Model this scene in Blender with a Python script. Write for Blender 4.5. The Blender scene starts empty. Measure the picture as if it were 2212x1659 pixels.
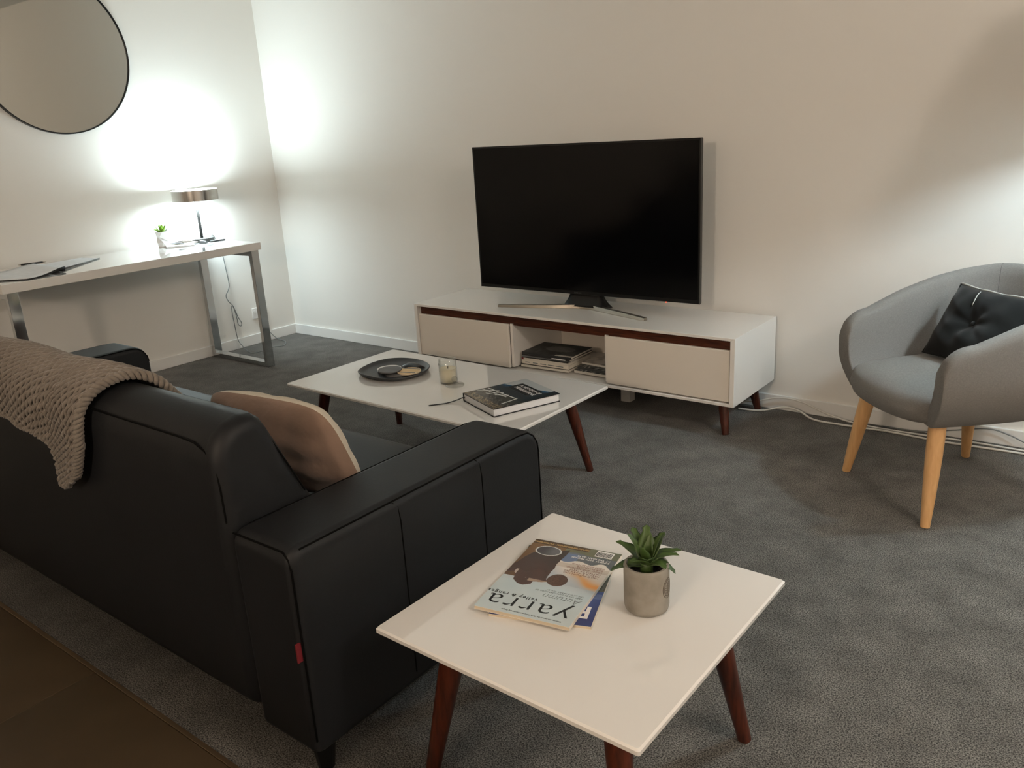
import bpy, bmesh, math, random
from mathutils import Vector, Matrix

random.seed(7)
R = math.radians
S = bpy.context.scene
COL = S.collection

# ------------------------------------------------------------------ camera, world, exposure
cam_d = bpy.data.cameras.new('camera')
cam_d.sensor_width = 36.0
cam_d.lens = 1788.989 / 2212 * 36.0
cam_d.clip_start = 0.05
cam = bpy.data.objects.new('camera', cam_d)
COL.objects.link(cam)
cam.location = (4.7781, -3.5745, 1.3069)
cam.rotation_euler = (R(72.7827), R(3.2323), R(37.5324))
S.camera = cam

world = bpy.data.worlds.new('world')
S.world = world
world.use_nodes = True
world.node_tree.nodes['Background'].inputs[0].default_value = (0.9, 0.85, 0.8, 1)
world.node_tree.nodes['Background'].inputs[1].default_value = 0.0

S.view_settings.view_transform = 'Standard'
S.view_settings.look = 'None'
S.view_settings.gamma = 1.0
S.view_settings.use_curve_mapping = False
S.view_settings.exposure = -0.15

WARM = (1.0, 0.86, 0.73)       # colour of the ceiling light
PENDANT = (1.0, 0.79, 0.61)    # colour of the kitchen pendant
COOL = (0.79, 0.955, 1.0)        # colour of the desk lamp
LIVING_LIGHT, KITCHEN_LIGHT = 80.0, 150.0
DESK_LAMP_UP, DESK_LAMP_DOWN = 110.0, 72.0
FLOOR_LAMP_POWER = 32.0

# ------------------------------------------------------------------ colour + material helpers
def lin(c):
    return tuple((x / 255 / 12.92) if x / 255 <= 0.04045 else ((x / 255 + 0.055) / 1.055) ** 2.4 for x in c)

def mat(name, rgb, rough=0.5, metal=0.0, noise=None, bump=None, spec=0.5, coat=0.0, trans=0.0, ior=1.45, sheen=0.0,
        stretch=None, emit=None, alt=None):
    """rgb 0-255 sRGB. noise=(scale, amount) mixes towards alt; bump=(scale, strength, distance)."""
    m = bpy.data.materials.new(name)
    m.use_nodes = True
    nt = m.node_tree
    b = nt.nodes['Principled BSDF']
    c = lin(rgb)
    b.inputs['Base Color'].default_value = (*c, 1)
    b.inputs['Roughness'].default_value = rough
    b.inputs['Metallic'].default_value = metal
    b.inputs['Specular IOR Level'].default_value = spec
    b.inputs['Coat Weight'].default_value = coat
    b.inputs['Coat Roughness'].default_value = 0.05
    b.inputs['Transmission Weight'].default_value = trans
    b.inputs['IOR'].default_value = ior
    b.inputs['Sheen Weight'].default_value = sheen
    if emit:
        b.inputs['Emission Color'].default_value = (*emit[0], 1)
        b.inputs['Emission Strength'].default_value = emit[1]
    tc = nt.nodes.new('ShaderNodeTexCoord')
    mp = nt.nodes.new('ShaderNodeMapping')
    nt.links.new(tc.outputs['Object'], mp.inputs['Vector'])
    if stretch:
        mp.inputs['Scale'].default_value = stretch
    if noise:
        n = nt.nodes.new('ShaderNodeTexNoise')
        n.inputs['Scale'].default_value = noise[0]
        n.inputs['Detail'].default_value = 4
        nt.links.new(mp.outputs[0], n.inputs['Vector'])
        r = nt.nodes.new('ShaderNodeValToRGB')
        r.color_ramp.elements[0].position = 0.32
        r.color_ramp.elements[1].position = 0.68
        a = lin(alt) if alt else tuple(x * (1 - noise[1]) for x in c)
        r.color_ramp.elements[0].color = (*a, 1)
        r.color_ramp.elements[1].color = (*c, 1)
        nt.links.new(n.outputs['Fac'], r.inputs['Fac'])
        nt.links.new(r.outputs['Color'], b.inputs['Base Color'])
    if bump:
        n2 = nt.nodes.new('ShaderNodeTexNoise')
        n2.inputs['Scale'].default_value = bump[0]
        n2.inputs['Detail'].default_value = 3
        nt.links.new(mp.outputs[0], n2.inputs['Vector'])
        bm_ = nt.nodes.new('ShaderNodeBump')
        bm_.inputs['Strength'].default_value = bump[1]
        bm_.inputs['Distance'].default_value = bump[2] if len(bump) > 2 else 0.002
        nt.links.new(n2.outputs['Fac'], bm_.inputs['Height'])
        nt.links.new(bm_.outputs[0], b.inputs['Normal'])
    return m

def carpet_material():
    m = bpy.data.materials.new('carpet')
    m.use_nodes = True
    nt = m.node_tree
    b = nt.nodes['Principled BSDF']
    b.inputs['Roughness'].default_value = 0.95
    b.inputs['Specular IOR Level'].default_value = 0.1
    b.inputs['Sheen Weight'].default_value = 0.15
    tc = nt.nodes.new('ShaderNodeTexCoord')
    def noise(scale, detail, lo, hi, c0, c1):
        n = nt.nodes.new('ShaderNodeTexNoise')
        n.inputs['Scale'].default_value = scale
        n.inputs['Detail'].default_value = detail
        n.inputs['Roughness'].default_value = 0.6
        nt.links.new(tc.outputs['Object'], n.inputs['Vector'])
        r = nt.nodes.new('ShaderNodeValToRGB')
        r.color_ramp.elements[0].position = lo
        r.color_ramp.elements[1].position = hi
        r.color_ramp.elements[0].color = (*c0, 1)
        r.color_ramp.elements[1].color = (*c1, 1)
        nt.links.new(n.outputs['Fac'], r.inputs['Fac'])
        return n, r
    g = lin((98, 96, 92))
    n1, r1 = noise(7.5, 6, 0.34, 0.67, tuple(x * 0.68 for x in g), tuple(x * 1.18 for x in g))
    n2, r2 = noise(290, 1, 0.36, 0.66, (0.22, 0.22, 0.22), (1.75, 1.75, 1.75))
    mx = nt.nodes.new('ShaderNodeMix')
    mx.data_type = 'RGBA'
    mx.blend_type = 'MULTIPLY'
    mx.inputs['Factor'].default_value = 1.0
    nt.links.new(r1.outputs['Color'], mx.inputs['A'])
    nt.links.new(r2.outputs['Color'], mx.inputs['B'])
    nt.links.new(mx.outputs['Result'], b.inputs['Base Color'])
    bp = nt.nodes.new('ShaderNodeBump')
    bp.inputs['Strength'].default_value = 0.35
    bp.inputs['Distance'].default_value = 0.003
    nt.links.new(n2.outputs['Fac'], bp.inputs['Height'])
    nt.links.new(bp.outputs[0], b.inputs['Normal'])
    return m

def wood_material(name, dark, light, rough=0.4, axis=(6, 6, 0.7)):
    m = bpy.data.materials.new(name)
    m.use_nodes = True
    nt = m.node_tree
    b = nt.nodes['Principled BSDF']
    b.inputs['Roughness'].default_value = rough
    tc = nt.nodes.new('ShaderNodeTexCoord')
    mp = nt.nodes.new('ShaderNodeMapping')
    mp.inputs['Scale'].default_value = axis
    nt.links.new(tc.outputs['Object'], mp.inputs['Vector'])
    n = nt.nodes.new('ShaderNodeTexNoise')
    n.inputs['Scale'].default_value = 16
    n.inputs['Detail'].default_value = 6
    n.inputs['Distortion'].default_value = 0.6
    nt.links.new(mp.outputs[0], n.inputs['Vector'])
    r = nt.nodes.new('ShaderNodeValToRGB')
    r.color_ramp.elements[0].position = 0.3
    r.color_ramp.elements[1].position = 0.7
    r.color_ramp.elements[0].color = (*lin(dark), 1)
    r.color_ramp.elements[1].color = (*lin(light), 1)
    nt.links.new(n.outputs['Fac'], r.inputs['Fac'])
    nt.links.new(r.outputs['Color'], b.inputs['Base Color'])
    return m

def weave_material(name, rgb, scale=420, rough=0.9):
    """woven upholstery: two crossed fine bands + blotch"""
    m = bpy.data.materials.new(name)
    m.use_nodes = True
    nt = m.node_tree
    b = nt.nodes['Principled BSDF']
    b.inputs['Roughness'].default_value = rough
    b.inputs['Specular IOR Level'].default_value = 0.15
    b.inputs['Sheen Weight'].default_value = 0.1
    tc = nt.nodes.new('ShaderNodeTexCoord')
    c = lin(rgb)
    facs = []
    for sc in ((160, 160, 1100), (1100, 1100, 160)):
        mp = nt.nodes.new('ShaderNodeMapping')
        mp.inputs['Scale'].default_value = sc
        nt.links.new(tc.outputs['Object'], mp.inputs['Vector'])
        n = nt.nodes.new('ShaderNodeTexNoise')
        n.inputs['Scale'].default_value = 1.0
        n.inputs['Detail'].default_value = 2
        nt.links.new(mp.outputs[0], n.inputs['Vector'])
        facs.append(n)
    ad = nt.nodes.new('ShaderNodeMath')
    ad.operation = 'ADD'
    nt.links.new(facs[0].outputs['Fac'], ad.inputs[0])
    nt.links.new(facs[1].outputs['Fac'], ad.inputs[1])
    r = nt.nodes.new('ShaderNodeValToRGB')
    r.color_ramp.elements[0].position = 0.40
    r.color_ramp.elements[1].position = 0.62
    r.color_ramp.elements[0].color = (*[x * 0.82 for x in c], 1)
    r.color_ramp.elements[1].color = (*[x * 1.10 for x in c], 1)
    hf = nt.nodes.new('ShaderNodeMath')
    hf.operation = 'MULTIPLY'
    hf.inputs[1].default_value = 0.5
    nt.links.new(ad.outputs[0], hf.inputs[0])
    nt.links.new(hf.outputs[0], r.inputs['Fac'])
    nt.links.new(r.outputs['Color'], b.inputs['Base Color'])
    bp = nt.nodes.new('ShaderNodeBump')
    bp.inputs['Strength'].default_value = 0.35
    bp.inputs['Distance'].default_value = 0.001
    nt.links.new(hf.outputs[0], bp.inputs['Height'])
    nt.links.new(bp.outputs[0], b.inputs['Normal'])
    return m

def print_material(name, rough=0.28, coat=0.0):
    m = bpy.data.materials.new(name)
    m.use_nodes = True
    nt = m.node_tree
    b = nt.nodes['Principled BSDF']
    b.inputs['Roughness'].default_value = rough
    b.inputs['Coat Weight'].default_value = coat
    a = nt.nodes.new('ShaderNodeAttribute')
    a.attribute_name = 'ink'
    nt.links.new(a.outputs['Color'], b.inputs['Base Color'])
    return m

def glass_material():
    """thin clear glass: mostly see-through, mirror-like at grazing angles"""
    m = bpy.data.materials.new('clear_glass')
    m.use_nodes = True
    nt = m.node_tree
    nt.nodes.remove(nt.nodes['Principled BSDF'])
    out = nt.nodes['Material Output']
    tr = nt.nodes.new('ShaderNodeBsdfTransparent')
    tr.inputs[0].default_value = (0.975, 0.985, 0.975, 1)
    gl = nt.nodes.new('ShaderNodeBsdfGlossy')
    gl.inputs['Roughness'].default_value = 0.03
    lw = nt.nodes.new('ShaderNodeLayerWeight')
    lw.inputs['Blend'].default_value = 0.25
    pw = nt.nodes.new('ShaderNodeMath')
    pw.operation = 'MULTIPLY_ADD'
    pw.inputs[1].default_value = 0.55
    pw.inputs[2].default_value = 0.05
    nt.links.new(lw.outputs['Facing'], pw.inputs[0])
    mx = nt.nodes.new('ShaderNodeMixShader')
    nt.links.new(pw.outputs[0], mx.inputs[0])
    nt.links.new(tr.outputs[0], mx.inputs[1])
    nt.links.new(gl.outputs[0], mx.inputs[2])
    nt.links.new(mx.outputs[0], out.inputs['Surface'])
    return m

M = {}
M['wall'] = mat('wall_paint', (229, 227, 222), 0.85, bump=(260, 0.06, 0.001), spec=0.2)
M['shade_bench_grey'] = mat('shade_bench_charcoal', (92, 88, 84), 0.85, spec=0.2)
M['ceiling'] = mat('ceiling_paint', (229, 227, 222), 0.9, spec=0.2)
M['skirting'] = mat('skirting_gloss', (232, 232, 230), 0.35)
M['carpet'] = carpet_material()
M['tile'] = mat('floor_tile', (84, 70, 52), 0.55, noise=(7, 0.12), spec=0.3)
M['grout'] = mat('grout', (124, 106, 82), 0.9)
M['metal_strip'] = mat('metal_strip', (140, 120, 95), 0.4, metal=0.8)
M['lacquer'] = mat('white_lacquer', (230, 229, 226), 0.08, coat=1.0)
M['lacquer_satin'] = mat('satin_lacquer', (226, 219, 209), 0.3)
M['lacquer_white'] = mat('cabinet_lacquer', (233, 231, 227), 0.2, coat=0.3)
M['walnut'] = wood_material('walnut', (46, 19, 11), (86, 40, 25), 0.32)
M['walnut_x'] = wood_material('walnut_rail', (46, 20, 12), (96, 50, 30), 0.35, (0.7, 6, 9))
M['oak'] = wood_material('oak', (204, 158, 106), (220, 176, 124), 0.45)
M['leather'] = mat('charcoal_leather', (24, 26, 29), 0.56, noise=(5, 0.18), bump=(190, 0.18, 0.0012), spec=0.38)
M['leather_seam'] = mat('seam_thread', (7, 7, 7), 0.8, spec=0.1)
M['chrome'] = mat('chrome', (205, 207, 208), 0.08, metal=1.0)
M['lamp_chrome'] = mat('lamp_chrome', (206, 205, 202), 0.2, metal=1.0)
M['nickel'] = mat('dark_nickel', (62, 62, 61), 0.5, metal=0.6)
M['steel_brushed'] = mat('brushed_steel', (168, 162, 152), 0.3, metal=1.0)
M['dark_steel'] = mat('dark_steel', (70, 72, 74), 0.25, metal=1.0)
M['black_metal'] = mat('black_metal', (14, 14, 15), 0.4)
M['black_plastic'] = mat('black_plastic', (15, 15, 16), 0.35)
M['black_rough'] = mat('black_matte', (22, 22, 23), 0.65)
M['screen'] = mat('tv_screen', (4, 4, 5), 0.14, spec=0.28)
M['bezel'] = mat('tv_bezel', (10, 10, 11), 0.3)
M['silver_edge'] = mat('silver_edge', (120, 122, 124), 0.3, metal=0.9)
M['mirror'] = mat('mirror_glass', (206, 208, 204), 0.02, metal=1.0)
M['fabric_grey'] = weave_material('grey_upholstery', (122, 120, 117))
M['fabric_seam'] = mat('upholstery_seam', (84, 83, 82), 0.9)
M['yarn'] = mat('taupe_wool', (126, 118, 109), 0.95, noise=(90, 0.25), bump=(500, 0.5, 0.001), spec=0.1, sheen=0.3)
M['peach'] = mat('peach_velvet', (134, 112, 98), 0.85, noise=(9, 0.16), bump=(30, 0.25, 0.01), sheen=0.4, spec=0.1)
M['oat'] = mat('oat_knit', (205, 196, 180), 0.9, bump=(210, 0.8, 0.003), spec=0.1)
M['velvet_dark'] = mat('charcoal_velvet', (28, 29, 29), 1.0, noise=(6, 0.3), sheen=0.1, spec=0.04)
M['piping'] = mat('silver_piping', (176, 178, 176), 0.35)
M['concrete'] = mat('concrete', (152, 147, 138), 0.8, noise=(22, 0.22), bump=(70, 0.3, 0.002), alt=(126, 121, 112))
M['concrete_dark'] = mat('concrete_engraving', (92, 84, 74), 0.9)
M['soil'] = mat('soil', (42, 36, 32), 0.95, noise=(120, 0.6), bump=(160, 1.0, 0.006))
M['leaf'] = mat('succulent_leaf', (74, 98, 50), 0.42, noise=(14, 0.3), spec=0.4)
M['leaf_tip'] = mat('succulent_tip', (150, 120, 92), 0.6)
M['leaf_bright'] = mat('bright_leaf', (128, 168, 60), 0.45, noise=(30, 0.3))
M['leaf_grey'] = mat('grey_leaf', (104, 110, 98), 0.6)
M['ceramic'] = mat('white_ceramic', (226, 226, 226), 0.3)
M['paper'] = mat('paper', (222, 216, 204), 0.7)
M['paper_edge'] = mat('page_edges', (214, 200, 176), 0.8, noise=(600, 0.18), stretch=(0.02, 0.02, 1))
M['paper_white'] = mat('white_pages', (225, 226, 228), 0.7, noise=(700, 0.1), stretch=(0.02, 0.02, 1))
M['glass'] = glass_material()
M['wax'] = mat('cream_wax', (240, 228, 200), 0.55)
M['tray'] = mat('charcoal_stoneware', (56, 58, 60), 0.45, noise=(10, 0.2))
M['slate'] = mat('slate_grey', (104, 104, 104), 0.6, noise=(20, 0.3))
M['coaster_white'] = mat('marble_white', (214, 212, 206), 0.35)
M['gold'] = mat('gold_foil', (206, 168, 104), 0.4, metal=0.4)
M['cream'] = mat('cream_print', (224, 206, 176), 0.5)
M['ink_black'] = mat('black_ink', (24, 28, 30), 0.4)
M['ink_grey'] = mat('grey_ink', (108, 116, 118), 0.5)
M['ink_red'] = mat('red_brown_ink', (134, 84, 66), 0.5)
M['ink_white'] = mat('white_ink', (232, 232, 232), 0.4)
M['red'] = mat('red_tag', (112, 28, 36), 0.6)
M['plastic_white'] = mat('white_plastic', (228, 228, 226), 0.35)
M['cable_white'] = mat('white_cable', (222, 220, 214), 0.45)
M['cable_grey'] = mat('grey_cable', (120, 124, 124), 0.5)
M['clear_film'] = mat('clear_film', (214, 208, 210), 0.15, trans=0.35)
M['print'] = print_material('printed_cover', 0.25, 0.2)
M['print_matte'] = print_material('printed_matte', 0.5)
M['shade_inner'] = mat('shade_inner', (225, 225, 222), 0.6)
M['shade_black'] = mat('shade_outer', (30, 30, 31), 0.6)
M['emit_up'] = mat('lamp_diffuser_up', (255, 255, 255), 0.5, emit=(COOL, DESK_LAMP_UP))
M['emit_down'] = mat('lamp_diffuser_down', (255, 255, 255), 0.5, emit=(COOL, DESK_LAMP_DOWN))
M['emit_bulb'] = mat('floor_lamp_bulb', (255, 255, 255), 0.5, emit=((0.74, 0.92, 1.0), FLOOR_LAMP_POWER / (4 * math.pi ** 2 * 0.03 ** 2)))
M['led_red'] = mat('standby_led', (255, 60, 40), 0.5, emit=((1.0, 0.12, 0.05), 2.0))

# ------------------------------------------------------------------ mesh helpers
class MB:
    def __init__(self):
        self.v, self.f = [], []
    def add(self, v, f):
        o = len(self.v)
        self.v += [tuple(p) for p in v]
        self.f += [tuple(i + o for i in q) for q in f]
        return self
    def box(self, x0, x1, y0, y1, z0, z1):
        v = [(x0, y0, z0), (x1, y0, z0), (x1, y1, z0), (x0, y1, z0), (x0, y0, z1), (x1, y0, z1), (x1, y1, z1), (x0, y1, z1)]
        return self.add(v, [(3, 2, 1, 0), (4, 5, 6, 7), (0, 1, 5, 4), (1, 2, 6, 5), (2, 3, 7, 6), (3, 0, 4, 7)])
    def hexa(self, lo, hi):
        """lo, hi: four points each, counter-clockwise seen from above"""
        return self.add(list(lo) + list(hi), [(3, 2, 1, 0), (4, 5, 6, 7), (0, 1, 5, 4), (1, 2, 6, 5), (2, 3, 7, 6), (3, 0, 4, 7)])
    def lathe(self, prof, n=32, c=(0, 0, 0)):
        v, f = [], []
        ids = []
        for r, z in prof:
            if r < 1e-6:
                ids.append([len(v)] * n)
                v.append((c[0], c[1], c[2] + z))
            else:
                ids.append(list(range(len(v), len(v) + n)))
                for k in range(n):
                    a = 2 * math.pi * k / n
                    v.append((c[0] + r * math.cos(a), c[1] + r * math.sin(a), c[2] + z))
        for a, b in zip(ids, ids[1:]):
            for k in range(n):
                q = [a[k], a[(k + 1) % n], b[(k + 1) % n], b[k]]
                q = [x for i, x in enumerate(q) if x not in q[:i]]
                if len(q) > 2:
                    f.append(tuple(q))
        return self.add(v, f)
    def tube(self, pts, r, n=8, closed=False):
        pts = [Vector(p) for p in pts]
        m = len(pts)
        rr = r if isinstance(r, (list, tuple)) else [r] * m
        tang = []
        for i in range(m):
            a = pts[(i - 1) % m] if (closed or i > 0) else pts[i]
            b = pts[(i + 1) % m] if (closed or i < m - 1) else pts[i]
            t = (b - a)
            tang.append(t.normalized() if t.length > 1e-9 else Vector((0, 0, 1)))
        up = Vector((0, 0, 1)) if abs(tang[0].z) < 0.9 else Vector((1, 0, 0))
        nrm = (up - tang[0] * up.dot(tang[0])).normalized()
        v, f = [], []
        for i in range(m):
            nrm = nrm - tang[i] * nrm.dot(tang[i])
            nrm = nrm.normalized() if nrm.length > 1e-9 else Vector((1, 0, 0))
            bi = tang[i].cross(nrm)
            for k in range(n):
                a = 2 * math.pi * k / n
                v.append(pts[i] + (nrm * math.cos(a) + bi * math.sin(a)) * rr[i])
        for i in range(m if closed else m - 1):
            j = (i + 1) % m
            for k in range(n):
                f.append((i * n + k, i * n + (k + 1) % n, j * n + (k + 1) % n, j * n + k))
        if not closed:
            f.append(tuple(range(n - 1, -1, -1)))
            f.append(tuple((m - 1) * n + k for k in range(n)))
        return self.add(v, f)
    def prism_x(self, poly, x0, x1):
        n = len(poly)
        v = [(x0, y, z) for y, z in poly] + [(x1, y, z) for y, z in poly]
        f = [tuple(range(n)), tuple(range(2 * n - 1, n - 1, -1))]
        f += [(i, i + n, (i + 1) % n + n, (i + 1) % n) for i in range(n)]
        return self.add(v, f)
    def prism_z(self, poly, z0, z1):
        n = len(poly)
        v = [(x, y, z0) for x, y in poly] + [(x, y, z1) for x, y in poly]
        f = [tuple(range(n - 1, -1, -1)), tuple(range(n, 2 * n))]
        f += [(i, (i + 1) % n, (i + 1) % n + n, i + n) for i in range(n)]
        return self.add(v, f)
    def grid(self, fn, nu, nv, flip=False):
        v = [fn(i / nu, j / nv) for j in range(nv + 1) for i in range(nu + 1)]
        w = nu + 1
        f = []
        for j in range(nv):
            for i in range(nu):
                q = (j * w + i, j * w + i + 1, (j + 1) * w + i + 1, (j + 1) * w + i)
                f.append(q[::-1] if flip else q)
        return self.add(v, f)
    def build(self, name, m, parent=None, smooth=False, bevel=0.0, seg=3, sub=0, fix=True, angle=40):
        me = bpy.data.meshes.new(name)
        me.from_pydata(self.v, [], self.f)
        me.validate()
        if fix:
            bm = bmesh.new()
            bm.from_mesh(me)
            bmesh.ops.recalc_face_normals(bm, faces=bm.faces)
            bm.to_mesh(me)
            bm.free()
        me.materials.append(m)
        o = bpy.data.objects.new(name, me)
        COL.objects.link(o)
        if parent:
            o.parent = parent
        if smooth or bevel:
            me.polygons.foreach_set('use_smooth', [True] * len(me.polygons))
        if bevel:
            b = o.modifiers.new('bevel', 'BEVEL')
            b.width = bevel
            b.segments = seg
            b.limit_method = 'ANGLE'
            b.angle_limit = R(angle)
            b.harden_normals = True
        if sub:
            s = o.modifiers.new('sub', 'SUBSURF')
            s.levels = s.render_levels = sub
        return o

def smooth_by_angle(o, deg=35):
    me = o.data
    bm = bmesh.new()
    bm.from_mesh(me)
    for e in bm.edges:
        if len(e.link_faces) == 2 and e.calc_face_angle(0) > R(deg):
            e.smooth = False
    for f in bm.faces:
        f.smooth = True
    bm.to_mesh(me)
    bm.free()
    return o

def catmull(pts, n=8, closed=False):
    P = [Vector(p) for p in pts]
    out = []
    m = len(P)
    for i in range(m if closed else m - 1):
        p0 = P[(i - 1) % m] if (closed or i > 0) else P[0] * 2 - P[1]
        p1, p2 = P[i], P[(i + 1) % m]
        p3 = P[(i + 2) % m] if (closed or i + 2 < m) else P[-1] * 2 - P[-2]
        for k in range(n):
            t = k / n
            out.append(0.5 * ((2 * p1) + (p2 - p0) * t + (2 * p0 - 5 * p1 + 4 * p2 - p3) * t * t + (3 * p1 - p0 - 3 * p2 + p3) * t ** 3))
    if not closed:
        out.append(P[-1])
    return out

def thing(name, label, cat, loc=(0, 0, 0), rz=0.0, group=None):
    o = bpy.data.objects.new(name, None)
    COL.objects.link(o)
    o.empty_display_size = 0.05
    o.location = loc
    o.rotation_euler = (0, 0, rz)
    return tag(o, label, cat, group)

def tag(o, label, cat, group=None):
    o['label'] = label
    o['category'] = cat
    if group:
        o['group'] = group
    return o

def struct(o, label=None):
    o['kind'] = 'structure'
    if label:
        o['label'] = label
    return o

def text(name, body, size, m, parent, loc, rz=0.0, shear=0.0, spacing=1.0, scale_x=1.0, align='LEFT', depth=0.0002, offset=0.0):
    cu = bpy.data.curves.new(name, 'FONT')
    cu.body = body
    cu.size = size
    cu.shear = shear
    cu.space_character = spacing
    cu.align_x = align
    cu.extrude = depth
    cu.offset = offset
    cu.resolution_u = 3
    t = bpy.data.objects.new(name, cu)
    COL.objects.link(t)
    bpy.context.view_layer.update()
    me = bpy.data.meshes.new_from_object(t.evaluated_get(bpy.context.evaluated_depsgraph_get()))
    bpy.data.objects.remove(t)
    me.name = name
    me.materials.clear()
    me.materials.append(m)
    o = bpy.data.objects.new(name, me)
    COL.objects.link(o)
    o.parent = parent
    o.location = loc
    o.rotation_euler = (0, 0, rz)
    o.scale = (scale_x, 1, 1)
    return o

def in_poly(p, poly):
    x, y = p
    c = False
    n = len(poly)
    for i in range(n):
        (x1, y1), (x2, y2) = poly[i], poly[(i + 1) % n]
        if (y1 > y) != (y2 > y) and x < (x2 - x1) * (y - y1) / (y2 - y1) + x1:
            c = not c
    return c

def printed(name, w, h, nx, ny, fn, m, parent, z):
    """flat print: a fine grid of w x h (origin lower left of the page) with one ink colour per cell"""
    mb = MB().grid(lambda u, v: (u * w, v * h, z), nx, ny)
    o = mb.build(name, m, parent, fix=False)
    at = o.data.color_attributes.new('ink', 'FLOAT_COLOR', 'CORNER')
    k = 0
    for j in range(ny):
        for i in range(nx):
            c = lin(fn((i + 0.5) / nx, (j + 0.5) / ny))
            for _ in range(4):
                at.data[k].color = (*c, 1)
                k += 1
    return o

def mixc(a, b, t):
    t = max(0.0, min(1.0, t))
    return tuple(x + (y - x) * t for x, y in zip(a, b))

def hash2(i, j, s=0):
    return (math.sin(i * 127.1 + j * 311.7 + s * 74.7) * 43758.5453) % 1.0

# ------------------------------------------------------------------ the room
RX, RY, RH = 7.2, -7.0, 2.55
TILE_Y = -2.805
struct(MB().box(0, RX, TILE_Y, 0, -0.06, 0).build('floor', M['carpet']), 'dark grey cut pile carpet of the living area')
grout = struct(MB().box(0, RX, RY, TILE_Y - 0.012, -0.06, -0.004).build('floor', M['grout']), 'brown tiled floor behind the sofa')
tile_me = None
xs = [2.7165 + 0.603 * k for k in range(-5, 8)]
ys = [TILE_Y - 0.012 - 0.603 * k for k in range(0, 7)]
for i, x in enumerate(xs):
    for j, y in enumerate(ys):
        x1, y0 = x + 0.6, y - 0.6
        if x < 0 or x1 > RX or y0 < RY:
            continue
        if tile_me is None:
            t = MB().box(0, 0.6, -0.6, 0, -0.012, 0).build('tile', M['tile'], grout, bevel=0.0015, seg=2)
            tile_me = t.data
        else:
            t = bpy.data.objects.new('tile', tile_me)
            COL.objects.link(t)
            t.parent = grout
            b_ = t.modifiers.new('bevel', 'BEVEL')
            b_.width, b_.segments = 0.0015, 2
        t.location = (x, y, 0)
struct(MB().box(0, RX, TILE_Y - 0.012, TILE_Y, -0.02, 0.003).build('trim_1', M['metal_strip'], bevel=0.001, seg=2), 'thin metal strip between carpet and tiles')
struct(MB().box(-0.12, 0, RY, 0.12, 0, RH).build('wall_left', M['wall']), 'white wall behind the desk')
struct(MB().box(0, RX + 0.12, 0, 0.12, 0, RH).build('wall_back', M['wall']), 'white wall behind the television')
struct(MB().box(RX, RX + 0.12, RY, 0, 0, RH).build('wall_right', M['wall']))
struct(MB().box(-0.12, RX + 0.12, RY - 0.12, RY, 0, RH).build('wall_front', M['wall']))
struct(MB().box(-0.12, RX + 0.12, RY - 0.12, 0.12, RH, RH + 0.1).build('ceiling', M['ceiling']))
SK = 0.068
struct(MB().box(0, 0.014, RY, 0, 0, SK).build('baseboard_left', M['skirting'], bevel=0.003))
struct(MB().box(0.014, RX, -0.014, 0, 0, SK).build('baseboard_back', M['skirting'], bevel=0.003))
struct(MB().box(RX - 0.014, RX, RY, -0.014, 0, SK).build('baseboard_right', M['skirting'], bevel=0.003))

# ------------------------------------------------------------------ lamps out of the frame that light the room
def globe_light(name, label, cat, x, y, z, power, colour):
    """opal glass globe on a stem or flex; the globe itself gives off the light"""
    t = thing(name, label, cat, (x, y, RH))
    d0 = z - RH
    r = 0.13
    MB().lathe([(0, -0.001), (0.06, -0.001), (0.06, -0.02), (0, -0.024)], 24).build('ceiling_rose', M['plastic_white'], t, smooth=True)
    MB().tube([(0, 0, -0.02), (0, 0, d0 + r + 0.01)], 0.004, 8).build('stem', M['black_plastic'], t)
    MB().lathe([(0, d0 + r + 0.03), (0.03, d0 + r + 0.03), (0.035, d0 + r - 0.004), (0, d0 + r - 0.004)], 24).build('lamp_holder', M['black_metal'], t, smooth=True)
    e = mat(name + '_opal_glass', (255, 255, 255), 0.4, emit=(colour, power / (4 * math.pi ** 2 * r * r)))
    MB().lathe([(0, d0 - r)] + [(r * math.cos(R(q)), d0 + r * math.sin(R(q))) for q in range(-80, 81, 10)] + [(0, d0 + r)], 40).build('globe_offscreen', e, t, smooth=True)
globe_light('ceiling_light_offscreen', 'round opal ceiling light over the living area', 'ceiling light', 6.35, -2.50, RH - 0.22, LIVING_LIGHT, WARM)
globe_light('pendant_lamp_offscreen', 'opal glass globe pendant hanging beyond the added bench', 'pendant lamp', 4.3, -6.0, 1.95, KITCHEN_LIGHT, PENDANT)

bench = thing('shade_bench', 'added unseen bench with pale top, shading the floor behind the sofa', 'bench', (2.9, -4.45, 0))  # added out of view to keep pendant light off the floor behind the sofa
MB().box(-1.75, 1.75, -0.36, 0.36, 0.88, 0.92).build('shade_bench_top', M['lacquer_satin'], bench, bevel=0.003)
MB().box(-1.70, 1.70, -0.33, 0.33, 0.10, 0.88).build('body', M['shade_bench_grey'], bench)
MB().box(-1.66, 1.66, -0.28, 0.28, 0.0, 0.10).build('plinth', M['black_rough'], bench)

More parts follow.
